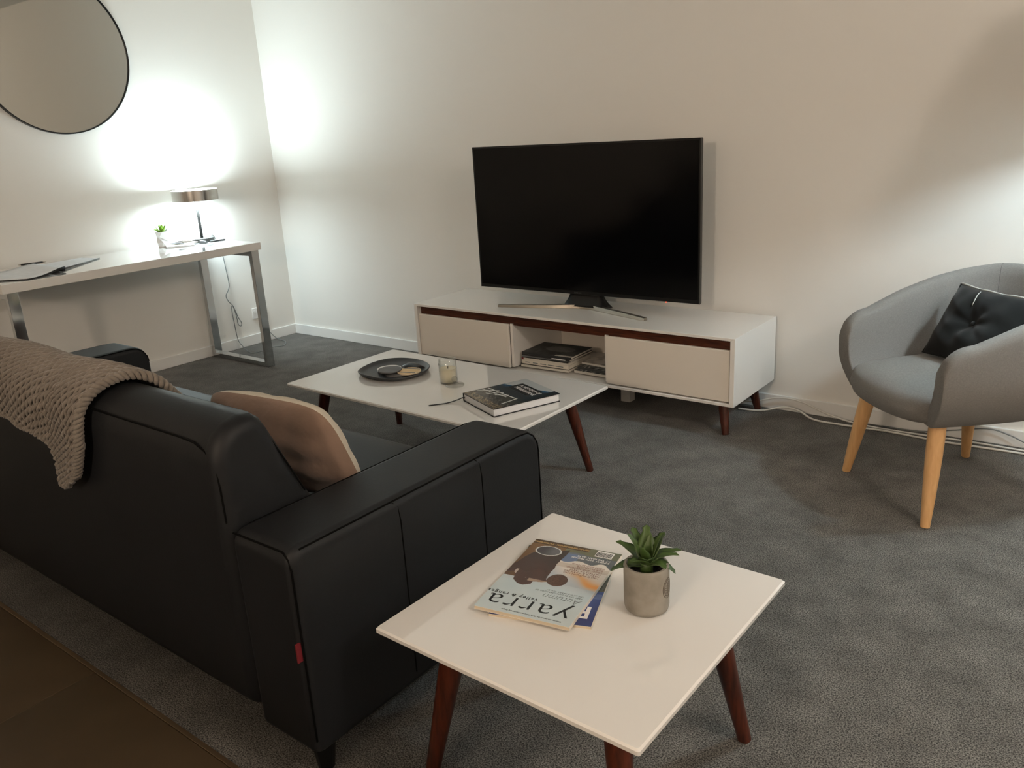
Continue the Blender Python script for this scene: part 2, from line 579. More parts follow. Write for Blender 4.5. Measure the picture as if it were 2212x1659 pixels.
def floor_lamp(x, y):
    t = thing('floor_lamp_offscreen', 'floor lamp with dark tapered shade standing behind the grey armchair', 'floor lamp', (x, y, 0))
    MB().lathe([(0, 0), (0.14, 0), (0.14, 0.012), (0.13, 0.02), (0.02, 0.026), (0, 0.026)], 40).build('base', M['dark_steel'], t, smooth=True)
    MB().lathe([(0, 0.02), (0.011, 0.02), (0.011, 1.465), (0, 1.465)], 16).build('pole', M['dark_steel'], t, smooth=True)
    sh = MB().lathe([(0.30, 1.34), (0.11, 1.76), (0.107, 1.76), (0.297, 1.34), (0.30, 1.34)], 48).build('shade', M['shade_black'], t, smooth=True)
    sh2 = MB().lathe([(0.2965, 1.341), (0.1065, 1.759)], 48).build('shade_lining', M['shade_inner'], sh, smooth=True)
    MB().lathe([(0, 1.46), (0.02, 1.48), (0.03, 1.52), (0.025, 1.555), (0, 1.57)], 24).build('bulb_offscreen', M['emit_bulb'], t, smooth=True)
floor_lamp(4.86, -0.62)

# ------------------------------------------------------------------ sofa
def arc(cy, cz, r, a0, a1, n=6):
    return [(cy + r * math.cos(R(a0 + (a1 - a0) * k / n)), cz + r * math.sin(R(a0 + (a1 - a0) * k / n))) for k in range(n + 1)]

sofa = thing('sofa', 'charcoal leather two-seat sofa with low square arms, seen from behind', 'sofa', (2.4775, -2.34, 0))
SX, SY = 2.4775, -2.34
def sl(x, y, z):
    return (x - SX, y - SY, z)
def rel(poly):
    return [(y - SY, z) for y, z in poly]
YR, YF = -2.745, -1.925
armp = [(YR, 0.082), (YF, 0.082)] + arc(YF - 0.07, 0.485, 0.07, 0, 90) + arc(YR + 0.035, 0.523, 0.035, 90, 180)
for side, (x0, x1) in ((1, (3.355, 3.55)), (-1, (1.405, 1.60))):
    a = MB().prism_x(rel(armp), x0 - SX, x1 - SX).build('arm', M['leather'], sofa, bevel=0.022, seg=4, angle=50)
    xo = x1 + 0.0002 if side > 0 else x0 - 0.0002
    xi = x0 if side > 0 else x1
    e = -side * 0.0058
    MB().tube([sl(xo + e, y, z_) for y, z_ in ((YR + 0.03, 0.5525), (YF - 0.09, 0.5502))] + [sl(xo + e, YF - 0.07 + 0.0645 * math.sin(R(q)), 0.485 + 0.0645 * math.cos(R(q))) for q in (20, 45, 70, 90)] + [sl(xo + e, YF - 0.003, 0.12)], 0.0022, 6).build('seam', M['leather_seam'], a)
    MB().tube([sl(xi - e, YR + 0.008, 0.548), sl(xo + 5 * e, YR + 0.008, 0.55), sl(xo + 2.2 * e, YR + 0.007, 0.538), sl(xo + e, YR + 0.006, 0.515), sl(xo + e, YR + 0.006, 0.12)], 0.0022, 6).build('seam', M['leather_seam'], a)
    for yv in (-2.45, -2.172):
        MB().tube([sl(xo + e, yv - 0.016, 0.549), sl(xo + e * 0.3, yv - 0.004, 0.535), sl(xo, yv, 0.50), sl(xo, yv, 0.115)], 0.0018, 6).build('seam', M['leather_seam'], a)
    ix = xi + side * 0.0
    MB().tube([sl(xi - e, y, z_) for y, z_ in ((YR + 0.05, 0.5525), (YF - 0.09, 0.5502))] + [sl(xi - e, YF - 0.07 + 0.0645 * math.sin(R(q)), 0.485 + 0.0645 * math.cos(R(q))) for q in (20, 45, 70, 90)], 0.002, 6).build('seam', M['leather_seam'], a)
MB().box(1.45 - SX, 3.50 - SX, -2.72 - SY, -1.965 - SY, 0.10, 0.27).build('base', M['leather'], sofa, bevel=0.015)
backp = [(-2.745, 0.11), (-2.747, 0.40), (-2.748, 0.69), (-2.743, 0.722), (-2.728, 0.748), (-2.70, 0.768), (-2.665, 0.777), (-2.636, 0.774),
         (-2.617, 0.758), (-2.601, 0.728), (-2.568, 0.655), (-2.527, 0.565), (-2.47, 0.46), (-2.45, 0.40), (-2.45, 0.11)]
back = MB().prism_x(rel(backp), 1.602 - SX, 3.353 - SX).build('backrest', M['leather'], sofa, bevel=0.034, seg=5, angle=60)
MB().tube([sl(x, -2.7445, 0.737) for x in (1.64, 2.0, 2.6, 3.23)] + [sl(3.285, -2.7440, 0.734), sl(3.318, -2.7425, 0.720), sl(3.338, -2.7385, 0.690), sl(3.3425, -2.7378, 0.64), sl(3.3425, -2.7375, 0.565)], 0.0022, 6).build('seam', M['leather_seam'], back)
MB().tube([sl(x, -2.626, 0.7665) for x in (1.64, 2.0, 2.6, 3.27)] + [sl(3.318, -2.624, 0.752), sl(3.34, -2.611, 0.72), sl(3.349, -2.585, 0.66), sl(3.352, -2.543, 0.566)], 0.0022, 6).build('seam', M['leather_seam'], back)
for x0, x1 in ((1.602, 2.4765), (2.4785, 3.353)):
    def seat_fn(x0=x0, x1=x1):
        m = MB()
        cx, hx = (x0 + x1) / 2 - SX, (x1 - x0) / 2
        cy, hy = (-2.44 - 1.93) / 2 - SY, (2.44 - 1.93) / 2
        n = 20
        def pt(u, v, top):
            a, b = 2 * u - 1, 2 * v - 1
            k = (1 - abs(a) ** 6) ** 0.25 * (1 - abs(b) ** 6) ** 0.25
            z = 0.345 + (0.082 * k + 0.012 * (1 - a * a) * (1 - b * b)) * (1 if top else -1)
            return (cx + hx * a, cy + hy * b, z)
        m.grid(lambda u, v: pt(u, v, True), n, n)
        m.grid(lambda u, v: pt(u, v, False), n, n, True)
        return m
    o = seat_fn().build('seat_cushion', M['leather'], sofa, smooth=True, fix=False)
    bmx = bmesh.new(); bmx.from_mesh(o.data); bmesh.ops.remove_doubles(bmx, verts=bmx.verts, dist=0.0005); bmesh.ops.recalc_face_normals(bmx, faces=bmx.faces); bmx.to_mesh(o.data); bmx.free()
for x in (1.46, 3.495):
    for y in (-2.69, -1.98):
        MB().tube([sl(x, y, 0.09), sl(x, y, 0)], [0.03, 0.018], 14).build('leg', M['dark_steel'], sofa, smooth=False)
tg = MB().box(3.537 - SX, 3.541 - SX, -2.752 - SY, -2.738 - SY, 0.315, 0.357).build('tag', M['red'], sofa)
tg['label'] = 'small red fabric maker tag'

# ------------------------------------------------------------------ knitted throw over the sofa back
def throw():
    # cross-section of the drape (front bottom -> over the crest -> rear), (y, z) on the leather, then offset outwards
    prof = [(-2.52, 0.585), (-2.56, 0.672), (-2.592, 0.736), (-2.61, 0.765), (-2.636, 0.782), (-2.667, 0.786), (-2.703, 0.777), (-2.733, 0.757), (-2.752, 0.728), (-2.757, 0.69), (-2.757, 0.62), (-2.757, 0.53), (-2.757, 0.47)]
    cv = catmull([(0, y, z) for y, z in prof], 12)
    ln = [0.0]
    for a, b in zip(cv, cv[1:]):
        ln.append(ln[-1] + (b - a).length)
    L = ln[-1]
    def at(s):
        s = max(0, min(L - 1e-6, s))
        lo, hi = 0, len(ln) - 1
        while hi - lo > 1:
            m_ = (lo + hi) // 2
            if ln[m_] <= s: lo = m_
            else: hi = m_
        t = (s - ln[lo]) / (ln[hi] - ln[lo])
        p = cv[lo].lerp(cv[hi], t)
        d = (cv[min(hi + 1, len(cv) - 1)] - cv[max(lo - 1, 0)]).normalized()
        return p, Vector((0, -d.z, d.y)) * -1      # outward normal
    # sanity: normal must point away from the sofa centre line
    def frame(s):
        p, n = at(s)
        if n.dot(p - Vector((0, -2.665, 0.5))) < 0:
            n = -n
        return p, n
    s_crest = min(range(len(cv)), key=lambda i: -cv[i].z)
    sc = ln[s_crest]
    def xr(s):
        """right-hand edge of the throw along the drape"""
        d = s - sc
        keys = [(-0.30, 3.02), (-0.20, 3.005), (-0.08, 2.93), (0.0, 2.885), (0.10, 2.862), (0.19, 2.845), (0.26, 2.805), (0.31, 2.765), (0.40, 2.73)]
        if d <= keys[0][0]: return keys[0][1]
        for (a, va), (b, vb) in zip(keys, keys[1:]):
            if d <= b:
                return va + (vb - va) * (d - a) / (b - a)
        return keys[-1][1]
    def s_end(u):
        """hanging length at distance u from the right edge: a drooping corner, then a shorter hem"""
        keys = [(0.0, 0.285), (0.03, 0.318), (0.075, 0.322), (0.12, 0.27), (0.17, 0.225), (0.26, 0.198), (0.42, 0.19), (1.2, 0.20)]
        for (a, va), (b, vb) in zip(keys, keys[1:]):
            if u <= b:
                return sc + va + (vb - va) * (u - a) / (b - a)
        return sc + 0.2
    W = 1.08
    pitch = 0.0168
    st = 0.0205
    rows = int(W / pitch)
    def surf(u, s, h):
        p, n = frame(s)
        fold = 0.010 * math.sin(u * 21 + s * 3) * max(0, min(1, (s - sc - 0.02) / 0.15)) + 0.004 * math.sin(u * 13)
        return Vector((xr(s) - u, p.y, p.z)) + n * (h + max(0, fold + 0.006))
    th = thing('knitted_throw', 'chunky knitted taupe wool throw draped over the sofa back', 'throw', (2.4, -2.67, 0.6))
    off = Vector((2.4, -2.67, 0.6))
    y = MB()
    for r_ in range(rows):
        u0 = pitch * (r_ + 0.5)
        e = s_end(u0)
        k = int(e / st)
        for ph in (0, 1):
            pts = []
            for q in range(k * 6 + 1):
                s = e * q / (k * 6)
                a = math.pi * (q / 6.0) + (math.pi / 2 if r_ % 2 else 0)
                sg = 1 if ph == 0 else -1
                du = sg * 0.0070 * math.sin(a)
                dh = sg * 0.0042 * math.cos(a)
                jit = 0.0012 * math.sin(7 * s * 40 + r_ * 2.3)
                pts.append(surf(max(0.0, u0 + du + jit), s, 0.0115 + dh) - off)
            y.tube(pts, 0.0050, 6)
    # bound edge: a plaited border down the right-hand side and the hem
    for ph in (0, 1):
        pts = []
        N = 260
        for q in range(N + 1):
            s = s_end(0.0) * q / N
            a = q * 0.62 + ph * math.pi
            pts.append(surf(0.002 + 0.005 * math.sin(a), s, 0.007 + 0.0075 * math.cos(a)) - off)
        y.tube(pts, 0.0060, 6)
        pts = []
        N = 330
        for q in range(N + 1):
            uu = W * q / N
            a = q * 0.62 + ph * math.pi
            pts.append(surf(uu, s_end(uu) + 0.004 * math.sin(a), 0.010 + 0.006 * math.cos(a)) - off)
        y.tube(pts, 0.0055, 6)
    y.build('knit_stitches', M['yarn'], th, smooth=True, fix=False)
throw()

# ------------------------------------------------------------------ cushions
def pillow_half(c, u, v, n, side, k=26, thick=0.07, pw=3.0, pinch=0.05, wrinkle=0.0, tuft=0.0, corner=0.0):
    """u, v half-extent vectors, n unit normal; one face of a filled cushion"""
    c, u, v, n = Vector(c), Vector(u), Vector(v), Vector(n)
    def fn(a, b):
        a, b = 2 * a - 1, 2 * b - 1
        h = max(0.0, (1 - abs(a) ** pw)) ** 0.6 * max(0.0, (1 - abs(b) ** pw)) ** 0.6
        ka = 1 - pinch * (1 - b * b) * abs(a) ** 2
        kb = 1 - pinch * (1 - a * a) * abs(b) ** 2
        cr = 1 - corner * (a * b) ** 4
        ka, kb = ka * cr, kb * cr
        w = wrinkle * math.sin(9 * a + 5 * b) * math.cos(7 * b - 3 * a) * h
        if tuft:
            d = math.hypot(a, b)
            ang = math.atan2(b, a)
            w -= tuft * math.exp(-(d / 0.28) ** 2) + tuft * 0.30 * (0.5 + 0.5 * math.cos(6 * ang)) * math.exp(-(d / 0.75) ** 2) * min(1, d * 3)
        return c + u * (a * ka) + v * (b * kb) + n * side * (h * thick + w)
    return fn

def cushion(name, label, c, u, v, thick, mats, part_names, wrinkle=0.0, tuft=0.0, pinch=0.06, corner=0.0, pw=3.0):
    u, v = Vector(u), Vector(v)
    n = u.cross(v).normalized()
    t = thing(name, label, 'cushion', c)
    for side, m_, pn in ((1, mats[0], part_names[0]), (-1, mats[1], part_names[1])):
        MB().grid(pillow_half((0, 0, 0), u, v, n, side, 34, thick, wrinkle=wrinkle, tuft=tuft, pinch=pinch, corner=corner, pw=pw), 40, 40, side < 0).build(pn, m_, t, smooth=True, fix=False)
    return t, u, v, n

# peach cushion against the backrest: lower-left, lower-right, upper corners in the room
tl, tr = Vector((2.885, -2.478, 0.712)), Vector((3.308, -2.438, 0.716))
br = Vector((3.328, -2.345, 0.45))
uu = (tr - tl) / 2 * 1.0
vv = (tr - br) / 2
cc = (tl + br) / 2 + Vector((0.0, 0.008, 0.0))
t, u_, v_, n_ = cushion('scatter_cushion', 'peach and oat scatter cushion leaning on the sofa backrest by the arm', cc, uu, vv, 0.075, (M['peach'], M['oat']), ('back_cover', 'front_cover'), 0.007, pinch=-0.02, corner=0.12, pw=2.4)
# ------------------------------------------------------------------ armchair
CC = Vector((4.303, -0.545, 0))
CF = Vector((-0.69, -0.724, 0)).normalized()
CL = Vector((0.724, -0.69, 0)).normalized()
chair = thing('armchair', 'grey woven tub armchair on splayed oak legs by the wall', 'armchair', CC, math.atan2(CL.y, CL.x))
# local axes of the chair: +x = its left (towards the room), -y = forward
def cl(l, f, z):
    # CL = local x ; local y = rotate +90 = (0.69, 0.724) = -CF
    return (l, -f, z)
half = [(0.298, 0.275), (0.315, 0.16), (0.328, 0.03), (0.328, -0.10), (0.302, -0.22), (0.235, -0.315), (0.125, -0.362), (0.0, -0.375)]
plan = catmull([(a, b, 0) for a, b in half] + [(-a, b, 0) for a, b in half[-2::-1]], 8)
NP = len(plan)
def ch_top(f):
    keys = [(-0.40, 0.752), (-0.30, 0.742), (-0.20, 0.722), (-0.10, 0.700), (0.04, 0.660), (0.18, 0.608)]
    z = keys[0][1]
    for (a, va), (b, vb) in zip(keys, keys[1:]):
        if f >= a:
            z = va + (vb - va) * min(1, (f - a) / (b - a))
    if f > 0.18:
        q = min(1.0, (f - 0.18) / 0.0955)
        z = 0.608 - 0.085 * (1 - math.sqrt(max(0, 1 - q * q)))
    return z
def ch_pt(i, ring):
    """ring = (t, side): outer surface t 0..1 bottom to top, inner 1..0"""
    p = plan[i]
    a = plan[max(0, i - 1)]
    b = plan[min(NP - 1, i + 1)]
    d = (b - a).normalized()
    nrm = Vector((d.y, -d.x, 0))        # outward?
    if nrm.dot(p) < 0:
        nrm = -nrm
    t, side = ring
    zt = ch_top(p.y)
    zb = 0.335
    z = zb + (zt - zb) * t
    fl = 1 - max(0.0, (0.47 - z) / 0.135) ** 1.8 * 0.23       # tapers in towards the base
    q = Vector((p.x * fl, p.y * (fl if p.y < 0 else 1 - (1 - fl) * 0.35), 0))
    q -= nrm * side
    return cl(q.x, q.y, z)
rings = [(0.0, 0.05), (0.0, 0.006), (0.03, 0), (0.15, 0), (0.3, 0), (0.45, 0), (0.6, 0), (0.75, 0), (0.9, 0), (0.97, 0.004), (1.0, 0.014), (1.006, 0.027), (1.0, 0.040), (0.965, 0.050), (0.9, 0.055), (0.7, 0.057), (0.5, 0.059), (0.3, 0.061), (0.0, 0.05)]
m = MB()
v = [ch_pt(i, r) for i in range(NP) for r in rings]
nr = len(rings)
f = []
for i in range(NP - 1):
    for k in range(nr - 1):
        f.append((i * nr + k, i * nr + k + 1, (i + 1) * nr + k + 1, (i + 1) * nr + k))
f.append(tuple(range(nr - 1)))
f.append(tuple((NP - 1) * nr + k for k in range(nr - 2, -1, -1)))
m.add(v, f)
shell = m.build('shell', M['fabric_grey'], chair, smooth=False)
bmx = bmesh.new(); bmx.from_mesh(shell.data); bmesh.ops.remove_doubles(bmx, verts=bmx.verts, dist=0.0003); bmesh.ops.recalc_face_normals(bmx, faces=bmx.faces); bmx.to_mesh(shell.data); bmx.free()
shell.data.polygons.foreach_set('use_smooth', [True] * len(shell.data.polygons))
bv = shell.modifiers.new('bevel', 'BEVEL'); bv.width = 0.010; bv.segments = 4; bv.limit_method = 'ANGLE'; bv.angle_limit = R(55); bv.harden_normals = False
for i in (int(NP * 0.36), NP - 1 - int(NP * 0.36)):
    MB().tube([ch_pt(i, r) for r in rings[2:-2]], 0.0009, 6).build('seam', M['fabric_seam'], shell)
# seat: domed cushion with a bowed, rounded front
m = MB()
def seat(u, v_, top):
    a, b = 2 * u - 1, 2 * v_ - 1          # a across, b back(-1)..front(+1)
    w = 0.246 if b > -0.2 else 0.246 * (1 - 0.35 * ((-0.2 - b) / 0.8) ** 2)
    fr = 0.280 + 0.045 * (1 - a * a)
    ff = -0.30 + (fr + 0.30) * (b + 1) / 2
    rc = 1 - 0.13 * abs(a * b) ** 5
    ea = max(0.0, 1 - abs(a) ** 6) ** 0.42
    eb = max(0.0, 1 - abs(b) ** (9 if b > 0 else 6)) ** 0.48
    k = ea * eb
    zc = 0.388
    z = zc + (0.056 * k + 0.020 * (1 - a * a) * (1 - b * b) if top else -0.056 * k)
    return cl(w * a * rc, ff * (rc if b > 0 else 1), z - 0.010 * max(0, b) * (1 - a * a))
m.grid(lambda u, w: seat(u, w, True), 44, 44)
m.grid(lambda u, w: seat(u, w, False), 44, 44, True)
so = m.build('seat', M['fabric_grey'], chair, smooth=True, fix=False)
bmx = bmesh.new(); bmx.from_mesh(so.data); bmesh.ops.remove_doubles(bmx, verts=bmx.verts, dist=0.0004); bmesh.ops.recalc_face_normals(bmx, faces=bmx.faces); bmx.to_mesh(so.data); bmx.free()
for sx in (-1, 1):
    for sy in (-1, 1):
        tp = Vector(cl(sx * 0.188, sy * 0.20, 0.345)); bt = Vector(cl(sx * 0.238, sy * 0.246, 0.0))
        pts = [tp.lerp(bt, k / 6) for k in range(7)]
        smooth_by_angle(MB().tube(pts, [0.026, 0.0265, 0.0255, 0.0235, 0.021, 0.018, 0.0145], 20).build('leg', M['oak'], chair))
MB().box(-0.20, 0.20, -0.21, 0.21, 0.325, 0.345).build('underframe', M['oak'], chair, bevel=0.004)

def world_of(l, f_, z):
    return CC + CL * l + CF * f_ + Vector((0, 0, z))
tl, tr, bl = world_of(-0.195, -0.120, 0.690), world_of(0.135, -0.150, 0.690), world_of(-0.140, 0.045, 0.470)
uu, vv = (tr - tl) / 2, (tl - bl) / 2
cc = (tr + bl) / 2
t, u_, v_, n_ = cushion('velvet_cushion', 'small charcoal velvet cushion with silver piping sitting in the grey armchair', cc, uu, vv, 0.055, (M['velvet_dark'], M['velvet_dark']), ('front_cover', 'back_cover'), 0.004, 0.030)
fs = 1 if n_.dot(CF) > 0 else -1
hh = pillow_half((0, 0, 0), u_, v_, n_, 0, pinch=0.06)
rim = []
for k in range(24): rim.append(hh(k / 24, 1.0))
MB().tube([p + v_.normalized() * 0.002 + n_ * 0.0035 * math.sin(k * 0.8) for k, p in enumerate(rim + [hh(1.0, 1.0)])], 0.0036, 8).build('piping', M['piping'], t, smooth=True)
edge = [hh(0.0, 1 - k / 24) for k in range(25)] + [hh(k / 24, 0.0) for k in range(1, 25)] + [hh(1.0, k / 24) for k in range(1, 25)]
MB().tube(edge, 0.0032, 8).build('piping', M['velvet_dark'], t, smooth=True)
bq = pillow_half((0, 0, 0), u_, v_, n_, fs, thick=0.055, tuft=0.030, pinch=0.06)
bc = bq(0.5, 0.5)
bo = MB().lathe([(0, 0.006), (0.008, 0.004), (0.010, 0), (0, -0.003)], 16).build('button', M['velvet_dark'], t, smooth=True)
bo.location = bc
bo.rotation_euler = (n_ * fs).to_track_quat('Z', 'Y').to_euler()
fold = [bq(0.40, 0.92 - 0.38 * k / 10) + n_ * fs * (0.002) + u_ * (0.06 * math.sin(k * 0.3)) for k in range(7)]
MB().tube(fold, [0.001, 0.0018, 0.002, 0.002, 0.0018, 0.0014, 0.0008], 6).build('fold_piping', M['piping'], t, smooth=True)

# ------------------------------------------------------------------ tables
def table(name, label, cx, cy, rz, L, D, H, leg_in, leg_top_in, r0=0.024, r1=0.014):
    t = thing(name, label, 'table', (cx, cy, 0), rz)
    hx, hy = L / 2, D / 2
    th = 0.013
    rad = 0.005
    def rr(k):
        x, y = hx - k, hy - k
        p = []
        for sx, sy, a in ((1, 1, 0), (-1, 1, 90), (-1, -1, 180), (1, -1, 270)):
            for q in range(5):
                an = R(a + 22.5 * q)
                p.append((sx * (x - rad) + rad * math.cos(an), sy * (y - rad) + rad * math.sin(an)))
        return p
    m = MB()
    lay = [(0.0035, H), (0.0, H - 0.0035), (0.0, H - th + 0.002), (0.0035, H - th), (0.045, H - th - 0.010)]
    n = 20
    vv, ff = [], []
    for k, z in lay:
        vv += [(x, y, z) for x, y in rr(k)]
    ff.append(tuple(range(n)))
    for j in range(len(lay) - 1):
        for i in range(n):
            ff.append((j * n + i, (j + 1) * n + i, (j + 1) * n + (i + 1) % n, j * n + (i + 1) % n))
    ff.append(tuple((len(lay) - 1) * n + i for i in range(n - 1, -1, -1)))
    m.add(vv, ff)
    smooth_by_angle(m.build('table_top', M['lacquer'], t), 30)
    for sx in (-1, 1):
        for sy in (-1, 1):
            b = Vector((sx * (hx - leg_in), sy * (hy - leg_in), 0))
            a = Vector((sx * (hx - leg_top_in), sy * (hy - leg_top_in), H - th - 0.008))
            smooth_by_angle(MB().tube([a, a.lerp(b, 0.3), a.lerp(b, 0.7), b], [r0, r0 * 0.93, r1 + (r0 - r1) * 0.3, r1], 20).build('leg', M['walnut'], t))
    return t
CTH, STH = 0.343, 0.385
table('coffee_table', 'low rectangular white gloss coffee table with walnut legs', 2.5818, -1.2748, -0.0216, 1.193, 0.608, CTH, 0.057, 0.115)
table('side_table', 'square white gloss side table with walnut legs beside the sofa arm', 3.9626, -2.3562, -0.0154, 0.594, 0.597, STH, 0.055, 0.115, 0.026, 0.015)

# ------------------------------------------------------------------ potted plant on the side table
def leaf(base, az, el, length, width, droop, fold=0.35, n=10):
    """a thick pointed leaf; returns MB geometry"""
    d = Vector((math.cos(az), math.sin(az), 0))
    side = Vector((-math.sin(az), math.cos(az), 0))
    m = MB()
    p = Vector(base)
    rows = []
    e = el
    for k in range(n + 1):
        t = k / n
        w = width * (0.42 + 0.58 * math.sin(math.pi * min(1, t * 1.15 + 0.12)) ** 0.8) if t < 0.88 else width * (1 - t) / 0.12 * 0.56
        tang = d * math.cos(e) + Vector((0, 0, 1)) * math.sin(e)
        nn = side.cross(tang) * -1
        if nn.z < 0 and abs(e) < 1.4: nn = -nn
        th = 0.0022 * (1 - t) + 0.0007
        row = []
        for s, h in ((-1, fold), (-0.55, fold * 0.35), (0, 0), (0.55, fold * 0.35), (1, fold)):
            row.append(p + side * (w / 2 * s) + nn * (w / 2 * h))
        for s, h in ((0.55, fold * 0.35), (0, 0), (-0.55, fold * 0.35)):
            row.append(p + side * (w / 2 * s) + nn * (w / 2 * h - th))
        rows.append(row)
        p = p + tang * (length / n)
        e -= droop / n
    v = [q for r in rows for q in r]
    f = []
    c = 8
    for i in range(n):
        for k in range(c):
            f.append((i * c + k, i * c + (k + 1) % c, (i + 1) * c + (k + 1) % c, (i + 1) * c + k))
    f.append(tuple(range(c)))
    f.append(tuple(n * c + k for k in range(c - 1, -1, -1)))
    return m.add(v, f)

pot = thing('potted_succulent', 'green succulent in a round concrete pot on the side table', 'potted plant', (4.073, -2.303, STH))
PR, PH = 0.0445, 0.098
p_ = MB().lathe([(0, 0), (PR - 0.007, 0), (PR - 0.002, 0.004), (PR, 0.012), (PR, PH - 0.004), (PR - 0.002, PH), (PR - 0.006, PH), (PR - 0.0075, PH - 0.003), (PR - 0.008, PH - 0.03), (0, PH - 0.03)], 56).build('pot', M['concrete'], pot, smooth=True)
smooth_by_angle(p_, 40)
# pressed oval emblem on the pot's right flank
em = MB()
a0 = R(4)
for rx, rz in ((0.016, 0.021), (0.012, 0.017)):
    em.tube([((PR + 0.0002) * math.cos(a0 + rx / PR * math.cos(q)), (PR + 0.0002) * math.sin(a0 + rx / PR * math.cos(q)), 0.056 + rz * math.sin(q)) for q in [2 * math.pi * k / 28 for k in range(28)]], 0.0006, 6, True)
for k in range(5):
    em.tube([((PR + 0.0002) * math.cos(a0 + q), (PR + 0.0002) * math.sin(a0 + q), 0.045 + 0.005 * k + 0.003 * math.sin(q * 14)) for q in [(-0.2 + 0.04 * j) for j in range(11)]], 0.0006, 5)
em.build('emblem', M['concrete_dark'], p_)
MB().lathe([(0, PH - 0.022), (0.012, PH - 0.020), (0.025, PH - 0.0235), (PR - 0.0085, PH - 0.021)], 40).build('soil', M['soil'], pot, smooth=True)
MB().tube([(0, 0, PH - 0.03), (0.001, 0.001, PH + 0.012)], [0.014, 0.011], 12).build('stem', M['leaf'], pot, smooth=True)
CR = Vector((0.793, 0.609))   # picture right on the table plane
CU = Vector((-0.609, 0.793))  # away from the viewer
def paz(deg):
    """azimuth measured from picture right, anticlockwise"""
    return math.atan2(CR.y, CR.x) + R(deg)
spec = [(172, 8, .066, .024, .55), (140, 42, .070, .022, .5), (112, 62, .070, .024, .35), (80, 74, .068, .026, .3), (40, 58, .066, .024, .35), (12, 36, .070, .022, .6),
        (-18, 22, .056, .020, 1.2), (-50, 40, .046, .022, .9), (-95, 56, .050, .024, .5), (-135, 48, .050, .022, .5), (150, 70, .060, .020, .2), (20, 72, .056, .020, .2), (-10, 46, .062, .018, .8), (-120, 76, .045, .018, .1), (60, 80, .05, .018, .1)]
for i, (a, e, ln, w, dr) in enumerate(spec):
    lo = 0.004 + 0.010 * (e / 80)
    b = (0.006 * math.cos(paz(a)), 0.006 * math.sin(paz(a)), PH - 0.010 + lo)
    l = leaf(b, paz(a), R(e), ln * 1.02, w * 1.35, dr + 0.25)
    l.build('leaf', M['leaf'], pot, smooth=True)

# ------------------------------------------------------------------ magazines on the side table
def page_block(name, parent, w, h, z0, z1, m, inset=0.0):
    return MB().box(inset, w - inset, inset, h - inset, z0, z1).build(name, m, parent)

HEAD = [(1.0, .537), (1.0, .384), (.99, .386), (.951, .282), (.921, .238), (.889, .181), (.774, .222), (.671, .206), (.643, .114), (.544, .075), (.552, .161), (.565, .236), (.546, .357), (.558, .416), (.539, .51), (.507, .544), (.572, .572), (.655, .584), (.657, .616), (.721, .643), (.789, .64), (.866, .597), (.895, .54), (.936, .507), (.993, .522)]  # outline traced from image pixels, converted beforehand to page u, v
def yarra_ink(u, v):
    n = hash2(int(u * 90), int(v * 120))
    w = 0.02 * math.sin(u * 23 + v * 11) + 0.015 * math.sin(v * 31 - u * 9)
    # sky: pale blue at the head of the page, warm cloud towards the foot
    c = mixc((196, 210, 214), (182, 200, 208), (1 - v) * 1.5 + w * 6)
    if v < 0.62:
        c = mixc(c, (188, 188, 192), (0.62 - v) * 6)
    if u < 0.60 and v < 0.55:
        q = 0.385 + 0.34 * (0.36 - u) + 0.6 * w
        d = v - q
        c = mixc((226, 220, 212), (178, 186, 194), d * 7 + 0.25)
        if 0.26 < v < 0.32: c = mixc(c, (188, 176, 164), 0.6)
        c = mixc(c, (236, 160, 84), 0.95 * math.exp(-(d / 0.045) ** 2) * max(0, min(1, (0.44 - u) * 3)))
    if v < 0.225 + w and u < 0.62:
        c = mixc((86, 94, 98), (112, 120, 126), u * 1.6)
        if u > 0.40 and v > 0.12: c = (104, 122, 152)
    if v < 0.105 + 0.3 * w:
        c = mixc((92, 100, 84), (120, 118, 92), u * 1.5 + w * 5)
    if u > 0.52 + 0.5 * max(0, v - 0.05) and v < 0.56 and u > 0.60:
        c = mixc((120, 92, 62), (92, 66, 44), v * 2)
    if v < 0.06 and u > 0.35:
        c = mixc((74, 58, 40), (160, 130, 84), 1.0 if 0.026 < v < 0.044 and n > 0.25 else 0.0)
    if in_poly((u + 0.3 * w, v + 0.3 * w), HEAD):
        c = mixc((56, 40, 36), (76, 52, 46), v * 1.6 + w * 6)
        if v < 0.30: c = mixc(c, (58, 52, 50), 0.6)
        if 0.545 < v < 0.58 and u < 0.72: c = (150, 128, 112)
        if abs(u - 0.905) < 0.014 and 0.46 < v < 0.53: c = (176, 162, 152)
    if ((u - .434) / .108) ** 2 + ((v - .504) / .078) ** 2 < 1 + 2 * w:
        c = mixc((72, 50, 42), (92, 66, 54), n)
    q = ((u - .762) / .150) ** 2 + ((v - .142) / .070) ** 2
    if q < 1:
        c = (206, 210, 210) if q > 0.80 else mixc((96, 98, 102), (60, 60, 66), (u - .66) * 5 + w * 8)
    return c

mz = thing('magazine', 'pale blue magazine with a brown animal head cover, lying on the side table', 'magazine', (3.7645, -2.4995, STH + 0.006), R(190.8))
MW, MH, MT = 0.207, 0.298, 0.0075
def pg(u, v, z=MT):
    return (u * MW, v * MH, z)
